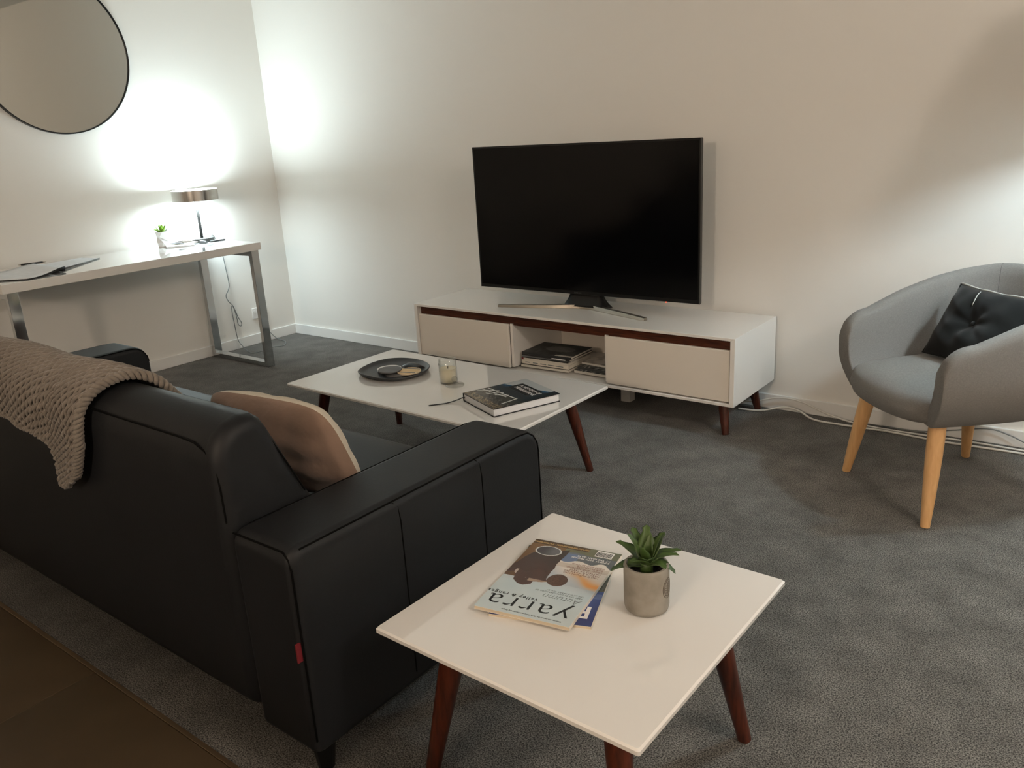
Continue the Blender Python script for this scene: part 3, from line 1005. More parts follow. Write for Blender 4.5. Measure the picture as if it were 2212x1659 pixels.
# origin (0,0) = foot of the page at the spine
mz.location = (3.9390, -2.1690, STH + 0.0062)
mz.rotation_euler = (0, 0, R(190.8))
MB().box(0.0008, MW - 0.0012, 0.0008, MH - 0.0008, 0.0006, MT - 0.0006).build('pages', M['paper_edge'], mz)
cv = MB().box(0, MW, 0, MH, 0, 0.0005)
cv.box(0, MW, 0, MH, MT - 0.0005, MT)
cv.box(-0.0005, 0, 0, MH, 0, MT)
cover = cv.build('cover', M['paper'], mz)
printed('cover_print', MW, MH, 200, 288, yarra_ink, M['print'], cover, MT + 0.0002)
zt = MT + 0.0004
text('masthead', 'yarra', 0.070, M['ink_black'], cover, pg(0.065, 0.812, zt), scale_x=1.16, spacing=1.09, offset=-0.0009)
text('subtitle', 'valley & ranges', 0.0152, M['ink_black'], cover, pg(0.462, 0.772, zt), spacing=1.2)
text('cover_line', 'Autumn', 0.026, M['ink_grey'], cover, pg(0.045, 0.690, zt), shear=0.3, spacing=0.98, offset=-0.0006)
text('cover_line', 'MEET THE BROWN LABRADOR OF', 0.0062, M['ink_grey'], cover, pg(0.06, 0.660, zt), spacing=1.1, offset=-0.00012)
text('cover_line', 'THE LITTLE YARRA VALLEY', 0.0062, M['ink_grey'], cover, pg(0.06, 0.636, zt), spacing=1.1, offset=-0.00012)
text('cover_line', 'Discover the best of the Yarra Valley and Dandenong Ranges', 0.0052, M['ink_grey'], cover, pg(0.10, 0.962, zt), spacing=1.0)
for k, (s_, c_) in enumerate((('HELLO AUTUMN AND', 'ink_red'), ('MAKING A WARM BED', 'ink_red'), ('MATTERS OF TASTE', 'ink_red'), ('LOCAL AND SEASONAL', 'ink_red'), ('OUR FAVOURITE', 'ink_red'), ('HOME AND BEYOND', 'ink_red'))):
    text('cover_line', s_, 0.0076, M[c_], cover, pg(0.058, 0.378 - 0.027 * k, zt), spacing=1.05, offset=-0.00018)
text('cover_line', 'SUNDAY WITH FRIENDS', 0.0075, M['ink_white'], cover, pg(0.058, 0.155, zt), spacing=1.08)
text('cover_line', 'AT THE FARM GATE', 0.0082, M['ink_white'], cover, pg(0.058, 0.127, zt), spacing=1.05)
bc_ = MB().box(0.070 * MW, 0.262 * MW, 0.012 * MH, 0.098 * MH, MT + 0.0002, MT + 0.0004).build('barcode_panel', M['ink_white'], cover)
bars = MB()
x = 0.085
k = 0
while x < 0.245:
    w_ = 0.004 + 0.006 * hash2(k, 3)
    bars.box(x * MW, (x + w_) * MW, 0.028 * MH, 0.090 * MH, MT + 0.0004, MT + 0.0006)
    x += w_ + 0.004 + 0.004 * hash2(k, 9)
    k += 1
bars.build('barcode', M['ink_black'], bc_)

m2 = thing('magazine', 'blue magazine partly hidden under the pale blue magazine on the side table', 'magazine', (3.9245, -2.1585, STH + 0.0001), R(199.9))
def blue_ink(u, v):
    c = mixc((44, 56, 112), (58, 88, 150), (0.9 - v) * 2.2 + 0.05 * math.sin(u * 20))
    if v < 0.56: c = mixc((84, 96, 96), (60, 62, 50), hash2(int(u * 60), int(v * 60)) * 0.8 + 0.1)
    if 0.60 < v < 0.66: c = mixc(c, (120, 140, 180), 0.5)
    return c
MB().box(0.0006, 0.2065, 0.0006, 0.2864, 0.0005, 0.0055).build('pages', M['paper_edge'], m2)
c2 = MB().box(0, 0.207, 0, 0.287, 0, 0.0005).box(0, 0.207, 0, 0.287, 0.0055, 0.006).box(-0.0004, 0, 0, 0.287, 0, 0.006).build('cover', M['paper'], m2)
printed('cover_print', 0.207, 0.287, 60, 80, blue_ink, M['print'], c2, 0.0061)
text('masthead', 'P', 0.058, M['ink_white'], c2, (0.010, 0.222, 0.0062), offset=0.0012)

# ------------------------------------------------------------------ things on the coffee table
def disc(name, m, parent, r, z0, z1, c=(0, 0), n=36, bevel=0.001):
    return smooth_by_angle(MB().lathe([(0, z0), (r - bevel, z0), (r, z0 + bevel), (r, z1 - bevel), (r - bevel, z1), (0, z1)], n, (c[0], c[1], 0)).build(name, m, parent), 30)

PC = Vector((2.283, -1.233))
def tray():
    m = MB()
    n = 64
    prof = [(0.0, 0.005), (0.10, 0.005), (0.128, 0.007), (0.143, 0.012), (0.150, 0.019), (0.1525, 0.0195), (0.154, 0.018), (0.149, 0.010), (0.136, 0.002), (0.120, 0.0), (0.0, 0.0)]
    v, f, ids = [], [], []
    for r, z in prof:
        if r == 0:
            ids.append([len(v)] * n); v.append((0, 0, z)); continue
        ids.append(list(range(len(v), len(v) + n)))
        for k in range(n):
            a = 2 * math.pi * k / n
            wob = 1 + 0.035 * math.cos(2 * a + 0.4) + 0.018 * math.cos(3 * a + 1.0) + 0.010 * math.sin(5 * a)
            lip = 0.003 * math.sin(3 * a + 0.6) * (r / 0.15) ** 4 if z > 0.006 else 0
            v.append((r * wob * math.cos(a), r * wob * math.sin(a), z + lip))
    for a, b in zip(ids, ids[1:]):
        for k in range(n):
            q = [a[k], a[(k + 1) % n], b[(k + 1) % n], b[k]]
            q = [x for i, x in enumerate(q) if x not in q[:i]]
            if len(q) > 2: f.append(tuple(q))
    m.add(v, f)
    o = m.build('tray', M['tray'], None, smooth=True)
    o.location = (PC.x, PC.y, CTH)
    tag(o, 'dark grey stoneware tray with wavy rim on the coffee table', 'tray')
tray()
TZ = CTH + 0.005
o = disc('coaster', M['slate'], None, 0.052, 0, 0.006); o.location = (2.325, -1.258, TZ); tag(o, 'dark round coaster underneath the white one on the tray', 'coaster', 'round coasters on the tray')
o = disc('coaster', M['coaster_white'], None, 0.052, 0, 0.006); o.location = (2.262, -1.245, TZ + 0.0061); tag(o, 'white round coaster lying under the grey slate coaster', 'coaster', 'round coasters on the tray')
o = disc('coaster', M['slate'], None, 0.050, 0, 0.006); o.location = (2.290, -1.268, TZ + 0.0123); tag(o, 'grey slate round coaster on top of the stack in the tray', 'coaster', 'round coasters on the tray')
cs = thing('coaster', 'gold and cream striped round coaster on the tray', 'coaster', (2.366, -1.230, TZ + 0.0062), R(20), 'round coasters on the tray')
disc('body', M['cream'], cs, 0.050, 0, 0.006)
for k in range(-3, 4):
    yy = k * 0.0135
    hw = math.sqrt(max(0, 0.048 ** 2 - yy ** 2)) * 0.97
    MB().box(-hw, hw, yy - 0.0034, yy + 0.0034, 0.0059, 0.0064).build('stripe', M['gold'] if k % 2 else M['ink_black'] if abs(k) == 2 else M['gold'], cs)
cs2 = MB()
cs2.grid(lambda u, v: (0.105 * (u - 0.5), 0.046 * (v - 0.5), 0.004 + 0.016 * math.sin(math.pi * u) ** 0.5 * math.sin(math.pi * v) ** 0.5), 16, 10)
cs2.grid(lambda u, v: (0.105 * (u - 0.5), 0.046 * (v - 0.5), 0.004 - 0.004 * math.sin(math.pi * u) ** 0.5 * math.sin(math.pi * v) ** 0.5), 16, 10, True)
o = cs2.build('small_case', M['black_plastic'], None, smooth=True)
o.location = (2.320, -1.158, TZ + 0.001)
o.rotation_euler = (0, 0, R(-8))
tag(o, 'small black case lying at the rim of the grey tray', 'case')

# candle in its glass, lid leaning beside it
cd = thing('candle', 'cream candle in an open clear glass on the coffee table', 'candle', (2.592, -1.236, CTH))
CRr, CH = 0.0365, 0.098
MB().lathe([(0, 0), (CRr - 0.002, 0), (CRr, 0.002), (CRr, CH - 0.001), (CRr - 0.001, CH), (CRr - 0.0022, CH - 0.001), (CRr - 0.0025, 0.006), (0, 0.006)], 48).build('glass', M['glass'], cd, smooth=True)
MB().lathe([(0, 0.0065), (CRr - 0.0029, 0.0065), (CRr - 0.0029, 0.060), (CRr - 0.006, 0.059), (0.004, 0.0575), (0, 0.0575)], 40).build('wax', M['wax'], cd, smooth=True)
MB().tube([(0, 0, 0.055), (0.0005, 0, 0.064), (0.002, 0.001, 0.069)], [0.0016, 0.0016, 0.001], 8).build('wick', M['black_rough'], cd)
MB().add([((CRr + 0.0003) * math.cos(R(-115) + a), (CRr + 0.0003) * math.sin(R(-115) + a), z) for a, z in ((0, 0.087), (-0.08, 0.081), (0, 0.074), (0.08, 0.081))], [(0, 1, 2, 3)]).build('mark', M['ink_black'], cd)
ld = thing('glass_lid', 'clear glass lid with a ball knob lying beside the candle', 'lid', (2.648, -1.262, CTH))
MB().lathe([(0, 0.0), (0.030, 0.0), (0.037, 0.002), (0.038, 0.005), (0.036, 0.0075), (0.020, 0.011), (0.007, 0.013), (0.005, 0.017), (0, 0.017)], 40).build('dish', M['glass'], ld, smooth=True)
kb = [(0.0, 0.0145)] + [(0.0125 * math.cos(R(a)), 0.0275 + 0.0125 * math.sin(R(a))) for a in range(-75, 90, 15)] + [(0, 0.040)]
MB().lathe(kb, 24).build('knob', M['glass'], ld, smooth=True)

# hardcover book
def book_ink(u, v):
    """u spine -> fore-edge, v tail -> head"""
    n = hash2(int(u * 55), int(v * 55), 2)
    sky_v = 0.64 + 0.30 * u if u < 0.5 else 0.80 + 0.20 * (u - 0.5) * 2
    c = (176, 182, 184)
    if v < sky_v: c = mixc((70, 108, 138), (52, 78, 98), (sky_v - v) * 9 + n * 0.4)
    if v < sky_v - 0.10: c = mixc((48, 58, 66), (62, 66, 68), n)
    if v < 0.42: c = mixc((58, 62, 62), (78, 78, 68), n * 0.9)
    if v < 0.30 - 0.10 * abs(u - 0.5):
        c = mixc((56, 58, 60), (108, 106, 100), n ** 2)
    if v < 0.13: c = mixc((64, 58, 50), (150, 138, 116), n ** 1.5)
    if u > 0.86 and v > 0.42: c = mixc((46, 60, 68), (40, 46, 50), (u - 0.86) * 7)
    # white lattice bridge
    for a, b, w in (((.018, .217), (.256, .428), .013), ((.034, .377), (.80, .434), .011), ((.02, .29), (.62, .37), .009), ((.20, .25), (.40, .43), .011), ((.42, .30), (.56, .43), .009), ((.862, .19), (.80, .44), .014), ((.25, .24), (.60, .40), .009)):
        d = Vector((b[0] - a[0], b[1] - a[1])); t = max(0, min(1, ((u - a[0]) * d.x + (v - a[1]) * d.y) / d.length_squared))
        if math.hypot(u - a[0] - d.x * t, v - a[1] - d.y * t) < w: c = (202, 204, 202)
    return c
BW, BH, BT = 0.238, 0.276, 0.031
bk = thing('hardcover_book', 'hardcover book with a city and bridge cover on the coffee table', 'book', (2.802, -1.390, CTH), R(-22.5))
MB().box(0.004, BW - 0.004, 0.003, BH - 0.003, 0.0028, BT - 0.0028).build('pages', M['paper_white'], bk)
fc = MB().box(0, BW, 0, BH, BT - 0.0026, BT).build('front_board', M['black_rough'], bk, bevel=0.0006, seg=2)
MB().box(0, BW, 0, BH, 0, 0.0026).build('back_board', M['black_rough'], bk, bevel=0.0006, seg=2)
MB().box(-0.0015, 0.0025, 0, BH, 0, BT).build('spine', M['black_rough'], bk, bevel=0.0008, seg=2)
cp = printed('cover_print', BW - 0.002, BH - 0.002, 150, 170, book_ink, M['print'], fc, BT + 0.0002)
cp.location = (0.001, 0.001, 0)
lb = MB().box(0.185 * BW, 0.765 * BW, 0.60 * BH, 0.85 * BH, BT + 0.0003, BT + 0.0005).build('title_panel', M['ink_black'], fc)
text('title', 'A HISTORY OF', 0.021, M['ink_white'], lb, (0.265 * BW, 0.755 * BH, BT + 0.0006), spacing=1.0, depth=0.0001)
text('title', 'MELBOURNE', 0.0235, M['ink_white'], lb, (0.265 * BW, 0.665 * BH, BT + 0.0006), spacing=1.0, depth=0.0001)
rib = catmull([(0.008, 0.02, 0.016), (0.006, -0.004, 0.015), (0.0, -0.03, 0.008), (-0.010, -0.065, 0.0020), (-0.022, -0.098, 0.0012), (-0.030, -0.128, 0.0012)], 6)
m = MB()
vv = []
for p in rib:
    vv += [p + Vector((-0.0045, 0.001, 0)), p + Vector((0.0045, -0.001, 0)), p + Vector((0.0045, -0.001, 0.0008)), p + Vector((-0.0045, 0.001, 0.0008))]
ff = []
for i in range(len(rib) - 1):
    for k in range(4):
        ff.append((i * 4 + k, i * 4 + (k + 1) % 4, i * 4 + 4 + (k + 1) % 4, i * 4 + 4 + k))
ff += [(0, 1, 2, 3), tuple(len(vv) - 4 + k for k in (3, 2, 1, 0))]
m.add(vv, ff).build('ribbon', M['black_rough'], bk, smooth=True)

# ------------------------------------------------------------------ TV cabinet
CX0, CX1, CYB, CYF, CZ0, CZ1 = 1.6786, 3.4769, -0.030, -0.481, 0.1465, 0.4409
cab = thing('tv_cabinet', 'long low white TV cabinet with walnut rail and splayed walnut legs', 'cabinet', ((CX0 + CX1) / 2, (CYB + CYF) / 2, 0))
ox, oy = (CX0 + CX1) / 2, (CYB + CYF) / 2
def cb(x0, x1, y0, y1, z0, z1):
    return MB().box(x0 - ox, x1 - ox, y0 - oy, y1 - oy, z0, z1)
T = 0.020
# mitred carcass: the front lips taper like a picture frame
def slab(name, lo, hi, m=M['lacquer_white']):
    return MB().hexa([(a - ox, b - oy, c) for a, b, c in lo], [(a - ox, b - oy, c) for a, b, c in hi]).build(name, m, cab, bevel=0.0012, seg=2)
slab('top', [(CX0 + T, CYF + 0.0, CZ1 - 0.012), (CX1 - T, CYF + 0.0, CZ1 - 0.012), (CX1 - T, CYB, CZ1 - T), (CX0 + T, CYB, CZ1 - T)], [(CX0, CYF, CZ1), (CX1, CYF, CZ1), (CX1, CYB, CZ1), (CX0, CYB, CZ1)])
slab('bottom', [(CX0, CYF, CZ0), (CX1, CYF, CZ0), (CX1, CYB, CZ0), (CX0, CYB, CZ0)], [(CX0 + T, CYF, CZ0 + 0.012), (CX1 - T, CYF, CZ0 + 0.012), (CX1 - T, CYB, CZ0 + T), (CX0 + T, CYB, CZ0 + T)])
slab('side_panel', [(CX0, CYF, CZ0), (CX0 + T, CYF, CZ0 + 0.012), (CX0 + T, CYB, CZ0 + T), (CX0, CYB, CZ0)], [(CX0, CYF, CZ1), (CX0 + T, CYF, CZ1 - 0.012), (CX0 + T, CYB, CZ1 - T), (CX0, CYB, CZ1)])
slab('side_panel', [(CX1 - T, CYF, CZ0 + 0.012), (CX1, CYF, CZ0), (CX1, CYB, CZ0), (CX1 - T, CYB, CZ0 + T)], [(CX1 - T, CYF, CZ1 - 0.012), (CX1, CYF, CZ1), (CX1, CYB, CZ1), (CX1 - T, CYB, CZ1 - T)])
cb(CX0 + T, CX1 - T, CYB - 0.012, CYB - 0.002, CZ0 + T, CZ1 - T).build('back_panel', M['lacquer_satin'], cab)
cb(2.305, 2.321, CYF + 0.022, CYB - 0.012, CZ0 + T, 0.387).build('divider', M['lacquer_white'], cab, bevel=0.001, seg=2)
cb(2.848, 2.864, CYF + 0.022, CYB - 0.012, CZ0 + T, 0.387).build('divider', M['lacquer_white'], cab, bevel=0.001, seg=2)
cb(CX0 + T, CX1 - T, CYF + 0.030, CYF + 0.048, 0.378, CZ1 - T).build('rail', M['walnut_x'], cab, bevel=0.001, seg=2)
for x0, x1 in ((CX0 + T + 0.003, 2.3045), (2.862, CX1 - T - 0.003)):
    cb(x0, x1, CYF + 0.004, CYF + 0.021, 0.1655, 0.3875).build('door', M['lacquer_satin'], cab, bevel=0.003, seg=3)
for sx, xx in ((-1, CX0 + 0.082), (1, CX1 - 0.082)):
    for sy, yy in ((-1, CYF + 0.085), (1, CYB - 0.062)):
        a = Vector((xx - ox, yy - oy, CZ0 + 0.002)); b = Vector((xx + sx * 0.025 - ox, yy - oy + sy * 0.028, 0))
        smooth_by_angle(MB().tube([a, a.lerp(b, 0.5), b], [0.024, 0.020, 0.0145], 20).build('leg', M['walnut'], cab))
cb(2.800, 2.850, -0.245, -0.195, 0.0, CZ0 + 0.004).build('support_foot', M['lacquer_white'], cab, bevel=0.002)

# ------------------------------------------------------------------ magazines in the cabinet
SHZ = CZ0 + 0.0206
def shelf_mag(x, y, w, d, z, t, rz, cover_rgb, edge, label, group, top=None, kind='magazine'):
    th = thing('magazine', label, 'magazine', (x, y, z), rz, group)
    MB().box(0.0008, w - 0.0008, 0.0008, d - 0.0008, 0.0007, t - 0.0007).build('pages', edge, th)
    c = mat('magazine_cover', cover_rgb, 0.35)
    cm = MB().box(0, w, 0, d, 0, 0.0007).box(0, w, 0, d, t - 0.0007, t).box(0, w, -0.0006, 0, 0, t)
    o = cm.build('cover', c, th)
    if top:
        printed('cover_print', w, d, 36, 30, top, M['print_matte'], o, t + 0.0002)
    return th
G1, G2 = 'taller stack of magazines in the TV cabinet', 'lower stack of magazines in the TV cabinet'
def dark_cover(u, v):
    n = hash2(int(u * 14), int(v * 12), 5)
    c = mixc((44, 46, 46), (104, 106, 104), n * 0.5 + 0.3 * math.sin(u * 9) * math.sin(v * 7))
    if (u - 0.55) ** 2 * 3 + (v - 0.55) ** 2 * 5 < 0.25: c = mixc(c, (150, 150, 144), 0.5)
    if u > 0.66 and v < 0.10: c = (206, 204, 196)
    return c
def street_cover(u, v):
    n = hash2(int(u * 26), int(v * 18), 8)
    return mixc((40, 44, 46), (196, 196, 188), n ** 2)
def pale_cover(u, v):
    return mixc((206, 202, 194), (150, 148, 142), hash2(int(u * 12), int(v * 10), 4) ** 4)
stack = [(0.010, (206, 202, 192), 'paper', 'white thin magazine at the bottom of the taller stack in the TV cabinet', pale_cover),
         (0.003, (40, 38, 36), 'paper', 'black thin magazine second from the bottom of the taller stack', None),
         (0.019, (214, 208, 196), 'paper', 'thick cream magazine with printed spine low in the taller stack', pale_cover),
         (0.012, (204, 198, 188), 'paper', 'cream magazine with red spine end in the taller stack', None),
         (0.003, (28, 28, 28), 'paper', 'black slim magazine halfway up the taller stack', None),
         (0.008, (120, 124, 126), 'paper', 'grey magazine in the upper half of the taller stack', None),
         (0.007, (52, 50, 50), 'paper', 'dark magazine with a white spine patch near the top of the stack', None),
         (0.009, (58, 60, 60), 'paper', 'dark patterned magazine on top of the taller stack in the TV cabinet', dark_cover)]
z = SHZ
for k, (t_, rgb, ed, lb_, tp_) in enumerate(stack):
    jx, jy = (hash2(k, 1) - 0.5) * 0.010, (hash2(k, 2) - 0.5) * 0.014
    w = 0.285 if k > 4 else 0.275
    sm = shelf_mag(2.338 + jx, -0.425 + jy, w, 0.205, z, t_, R(1.0 + (hash2(k, 6) - 0.5) * 3), rgb, M['paper'], lb_, G1, tp_)
    if k == 2:
        for q in range(5):
            MB().box(0.02 + q * 0.045, 0.045 + q * 0.05, -0.0010, -0.0006, 0.007, 0.011).build('spine_print', M['ink_grey'], sm)
    if k == 3:
        MB().box(0.0, 0.012, -0.0010, -0.0006, 0.001, 0.011).build('spine_print', M['red'], sm)
    if k == 6:
        MB().box(0.18, 0.26, -0.0010, -0.0006, 0.001, 0.006).build('spine_print', M['ink_white'], sm)
    z += t_ + 0.0003
z = SHZ
for k, (t_, rgb, lb_, tp_, rz, xx, yy) in enumerate(((0.012, (190, 186, 178), 'pale magazine with speckled spine at the bottom of the lower stack', street_cover, R(-1), 2.640, -0.405),
                                      (0.010, (70, 72, 72), 'dark speckled magazine in the middle of the lower stack', street_cover, R(-3), 2.640, -0.375),
                                      (0.009, (206, 204, 198), 'pale magazine with a street photo on top of the lower stack', pale_cover, R(-4), 2.632, -0.325))):
    w = 0.192
    shelf_mag(xx, yy, w, 0.24, z, t_, rz, rgb, M['paper'], lb_, G2, tp_)
    z += t_ + 0.0003

# ------------------------------------------------------------------ television
tv = thing('television', 'large black flat television on a silver boomerang stand', 'television', (2.591, -0.25, CZ1), R(0.63))
TW, TH, TZ0 = 1.236, 0.707, 0.0735
MB().box(-TW / 2, TW / 2, -0.004, 0.022, TZ0, TZ0 + TH).build('casing', M['bezel'], tv, bevel=0.003, seg=2)
MB().box(-TW / 2 + 0.10, TW / 2 - 0.10, 0.02, 0.052, TZ0 + 0.06, TZ0 + 0.45).build('rear_housing', M['black_plastic'], tv, bevel=0.012)
MB().box(-TW / 2 + 0.008, TW / 2 - 0.008, -0.0052, -0.0035, TZ0 + 0.018, TZ0 + TH - 0.008).build('screen', M['screen'], tv)
fr = MB()
fr.box(-TW / 2 - 0.0008, -TW / 2 + 0.0012, -0.0045, 0.012, TZ0, TZ0 + TH).box(TW / 2 - 0.0012, TW / 2 + 0.0008, -0.0045, 0.012, TZ0, TZ0 + TH).box(-TW / 2, TW / 2, -0.0045, 0.012, TZ0 + TH - 0.001, TZ0 + TH + 0.0008)
fr.build('edge_trim', M['dark_steel'], tv)
lg = text('logo', 'SAMSUNG', 0.0095, M['silver_edge'], tv, (0, 0, 0), align='CENTER', scale_x=0.95)
lg.location = (-0.015, -0.0056, TZ0 + 0.005)
lg.rotation_euler = (R(90), 0, 0)
MB().lathe([(0, 0), (0.003, 0.0005), (0.0035, 0.003), (0.002, 0.005), (0, 0.005)], 12, (0.455, 0.0, TZ0 - 0.005)).build('standby_light', M['led_red'], tv)
# Y stand: one bent flat bar, two arms reaching forward
cl_ = catmull([(-0.432, -0.105, 0), (-0.30, -0.070, 0), (-0.16, -0.026, 0), (-0.05, 0.012, 0), (0.02, 0.026, 0), (0.10, 0.005, 0), (0.22, -0.035, 0), (0.32, -0.068, 0), (0.402, -0.096, 0)], 6)
m = MB()
vv, ff = [], []
N = len(cl_)
for i, p in enumerate(cl_):
    t_ = i / (N - 1)
    hgt = 0.013 + 0.010 * (1 - abs(2 * t_ - 1.05))
    wd = 0.011 + 0.004 * (1 - abs(2 * t_ - 1))
    d = (cl_[min(i + 1, N - 1)] - cl_[max(i - 1, 0)]).normalized()
    nrm = Vector((d.y, -d.x, 0))
    vv += [p - nrm * wd + Vector((0, 0, 0.0)), p + nrm * (wd + 0.004), p + nrm * wd * 0.9 + Vector((0, 0, hgt)), p - nrm * wd + Vector((0, 0, hgt))]
for i in range(N - 1):
    for k in range(4):
        ff.append((i * 4 + k, i * 4 + (k + 1) % 4, i * 4 + 4 + (k + 1) % 4, i * 4 + 4 + k))
ff += [(0, 1, 2, 3), tuple((N - 1) * 4 + k for k in (3, 2, 1, 0))]
m.add(vv, ff).build('stand_bar', M['steel_brushed'], tv, bevel=0.0025, seg=2, angle=50)
nk = MB()
nk.grid(lambda u, v: (-0.075 + 0.165 * u - 0.03 * (0.5 - u) * (1 - v) ** 2 * 2, 0.012 + 0.02 * v - 0.014 * (1 - v) ** 2 , 0.012 + 0.085 * v), 8, 8)
nk.grid(lambda u, v: (-0.075 + 0.165 * u - 0.03 * (0.5 - u) * (1 - v) ** 2 * 2, 0.045 + 0.01 * v + 0.05 * (1 - v) ** 2, 0.0 + 0.097 * v), 8, 8, True)
nko = nk.build('stand_neck', M['black_plastic'], tv, smooth=True)
bmx = bmesh.new(); bmx.from_mesh(nko.data)
be = [e for e in bmx.edges if e.is_boundary]
bmesh.ops.bridge_loops(bmx, edges=be); bmesh.ops.recalc_face_normals(bmx, faces=bmx.faces); bmx.to_mesh(nko.data); bmx.free()

# ------------------------------------------------------------------ desk
DX0, DX1, DY0, DY1, DH = 0.022, 0.615, -2.048, -0.627, 0.75
desk = thing('desk', 'narrow white gloss desk with chrome loop legs against the wall', 'desk', ((DX0 + DX1) / 2, (DY0 + DY1) / 2, 0))
dx, dy = (DX0 + DX1) / 2, (DY0 + DY1) / 2
MB().box(DX0 - dx, DX1 - dx, DY0 - dy, DY1 - dy, DH - 0.044, DH).build('desk_top', M['lacquer'], desk, bevel=0.002, seg=2)
def loop(y0, y1):
    m = MB()
    bw = 0.030
    z1 = DH - 0.0445
    xa, xb = DX0 + 0.006 - dx, DX1 - 0.012 - dx
    outer = [(xa, 0.0), (xb, 0.0), (xb, z1), (xa, z1)]
    inner = [(xa + bw, bw), (xb - bw, bw), (xb - bw, z1 - bw), (xa + bw, z1 - bw)]
    v = [(x, y0 - dy, z) for x, z in outer] + [(x, y0 - dy, z) for x, z in inner] + [(x, y1 - dy, z) for x, z in outer] + [(x, y1 - dy, z) for x, z in inner]
    f = []
    for i in range(4):
        j = (i + 1) % 4
        f += [(i, j, 4 + j, 4 + i), (8 + i, 12 + i, 12 + j, 8 + j), (i, 8 + i, 8 + j, j), (4 + i, 4 + j, 12 + j, 12 + i)]
    m.add(v, f)
    return m
for y0, y1 in ((DY1 - 0.064, DY1 - 0.014), (DY0 + 0.020, DY0 + 0.070)):
    loop(y0, y1).build('leg_frame', M['chrome'], desk, bevel=0.0015, seg=2)

# desk lamp
lx, ly = 0.170, -0.722
lamp = thing('desk_lamp', 'lit chrome desk lamp with a flat drum shade on the white desk', 'lamp', (lx, ly, DH))
smooth_by_angle(MB().lathe([(0, 0), (0.071, 0), (0.071, 0.022), (0.069, 0.024), (0, 0.024)], 48).build('base', M['nickel'], lamp))
MB().lathe([(0, 0.02), (0.0085, 0.02), (0.0085, 0.285), (0, 0.285)], 20).build('stem', M['nickel'], lamp, smooth=True)
MB().tube([(0, 0.006, 0.098), (0.012, 0.022, 0.099), (0.013, 0.026, 0.102)], [0.0025, 0.0025, 0.004], 10).build('switch', M['lamp_chrome'], lamp)
SR, SB, STp = 0.132, 0.247, 0.309
ss = smooth_by_angle(MB().lathe([(SR, SB), (SR, STp), (SR - 0.0022, STp), (SR - 0.0022, SB), (SR, SB)], 64).build('shade', M['lamp_chrome'], lamp))
MB().lathe([(SR - 0.0026, SB + 0.001), (SR - 0.0026, STp - 0.001)], 64).build('shade_lining', M['shade_inner'], ss, smooth=True)
MB().lathe([(0, STp - 0.009), (SR - 0.004, STp - 0.009)], 64).build('upper_diffuser', M['emit_up'], lamp)
MB().lathe([(0, SB + 0.012), (SR - 0.004, SB + 0.012)], 64).build('lower_diffuser', M['emit_down'], lamp)
def lc(x, y, z):
    return (x, y, z)
cord = catmull([lc(*p) for p in ((0.100, -0.632, 0.756), (0.06, -0.60, 0.754), (0.012, -0.545, 0.76), (0.010, -0.515, 0.70), (0.018, -0.503, 0.632), (0.02, -0.497, 0.54), (0.022, -0.492, 0.44), (0.022, -0.505, 0.40), (0.022, -0.528, 0.365), (0.022, -0.515, 0.325), (0.022, -0.493, 0.30),
        (0.022, -0.475, 0.25), (0.022, -0.463, 0.21), (0.022, -0.445, 0.17), (0.022, -0.452, 0.15), (0.022, -0.47, 0.165), (0.022, -0.474, 0.21), (0.022, -0.48, 0.25), (0.022, -0.490, 0.292), (0.024, -0.500, 0.29), (0.026, -0.505, 0.25), (0.028, -0.503, 0.18), (0.030, -0.50, 0.10), (0.045, -0.50, 0.055), (0.10, -0.505, 0.02), (0.17, -0.52, 0.004), (0.22, -0.515, 0.003), (0.225, -0.44, 0.003), (0.20, -0.36, 0.003), (0.24, -0.30, 0.003), (0.16, -0.22, 0.003), (0.06, -0.22, 0.02), (0.03, -0.26, 0.09), (0.03, -0.285, 0.165))], 6)
tag(MB().tube(cord, 0.0027, 8).build('lamp_cord', M['cable_grey'], None, smooth=True), 'grey looped lamp cord hanging between the desk and the wall', 'cord')

# socket on the wall with a plug
sk = thing('wall_socket', 'white wall socket with a plug above the skirting beside the desk', 'socket', (0, -0.283, 0.205))
MB().box(0, 0.009, -0.057, 0.057, -0.036, 0.036).build('plate', M['plastic_white'], sk, bevel=0.002)
MB().box(0.009, 0.013, -0.048, -0.036, 0.006, 0.022).build('switch', M['plastic_white'], sk, bevel=0.001)
MB().box(0.009, 0.040, -0.022, 0.012, -0.030, 0.012).build('plug', M['plastic_white'], sk, bevel=0.005)

# faceted white planter with a small succulent
fp = thing('faceted_planter', 'small white faceted planter with bright green succulent on the desk', 'potted plant', (0.150, -0.962, DH))
m = MB()
lv = [(0.030, 0.0, 0), (0.040, 0.030, 30), (0.033, 0.062, 0), (0.044, 0.092, 30)]
n = 6
vv, ff = [], []
for r, z, a in lv:
    vv += [(r * math.cos(R(a + 60 * k)), r * math.sin(R(a + 60 * k)), z) for k in range(n)]
for j in range(3):
    for k in range(n):
        a0, a1 = j * n + k, j * n + (k + 1) % n
        if j % 2 == 0:
            b0, b1 = (j + 1) * n + k, (j + 1) * n + (k - 1) % n
            ff += [(a0, a1, b0), (a0, b0, b1)]
        else:
            b0, b1 = (j + 1) * n + k, (j + 1) * n + (k + 1) % n
            b00 = (j + 1) * n + (k - 1) % n
            ff += [(a0, b0, b00), (a0, a1, b0)]
ff.append(tuple(range(n - 1, -1, -1)))
top = [3 * n + k for k in range(n)]
o2 = len(vv)
vv += [(0.040 * math.cos(R(30 + 60 * k)), 0.040 * math.sin(R(30 + 60 * k)), 0.0925) for k in range(n)]
vv += [(0.036 * math.cos(R(30 + 60 * k)), 0.036 * math.sin(R(30 + 60 * k)), 0.080) for k in range(n)]
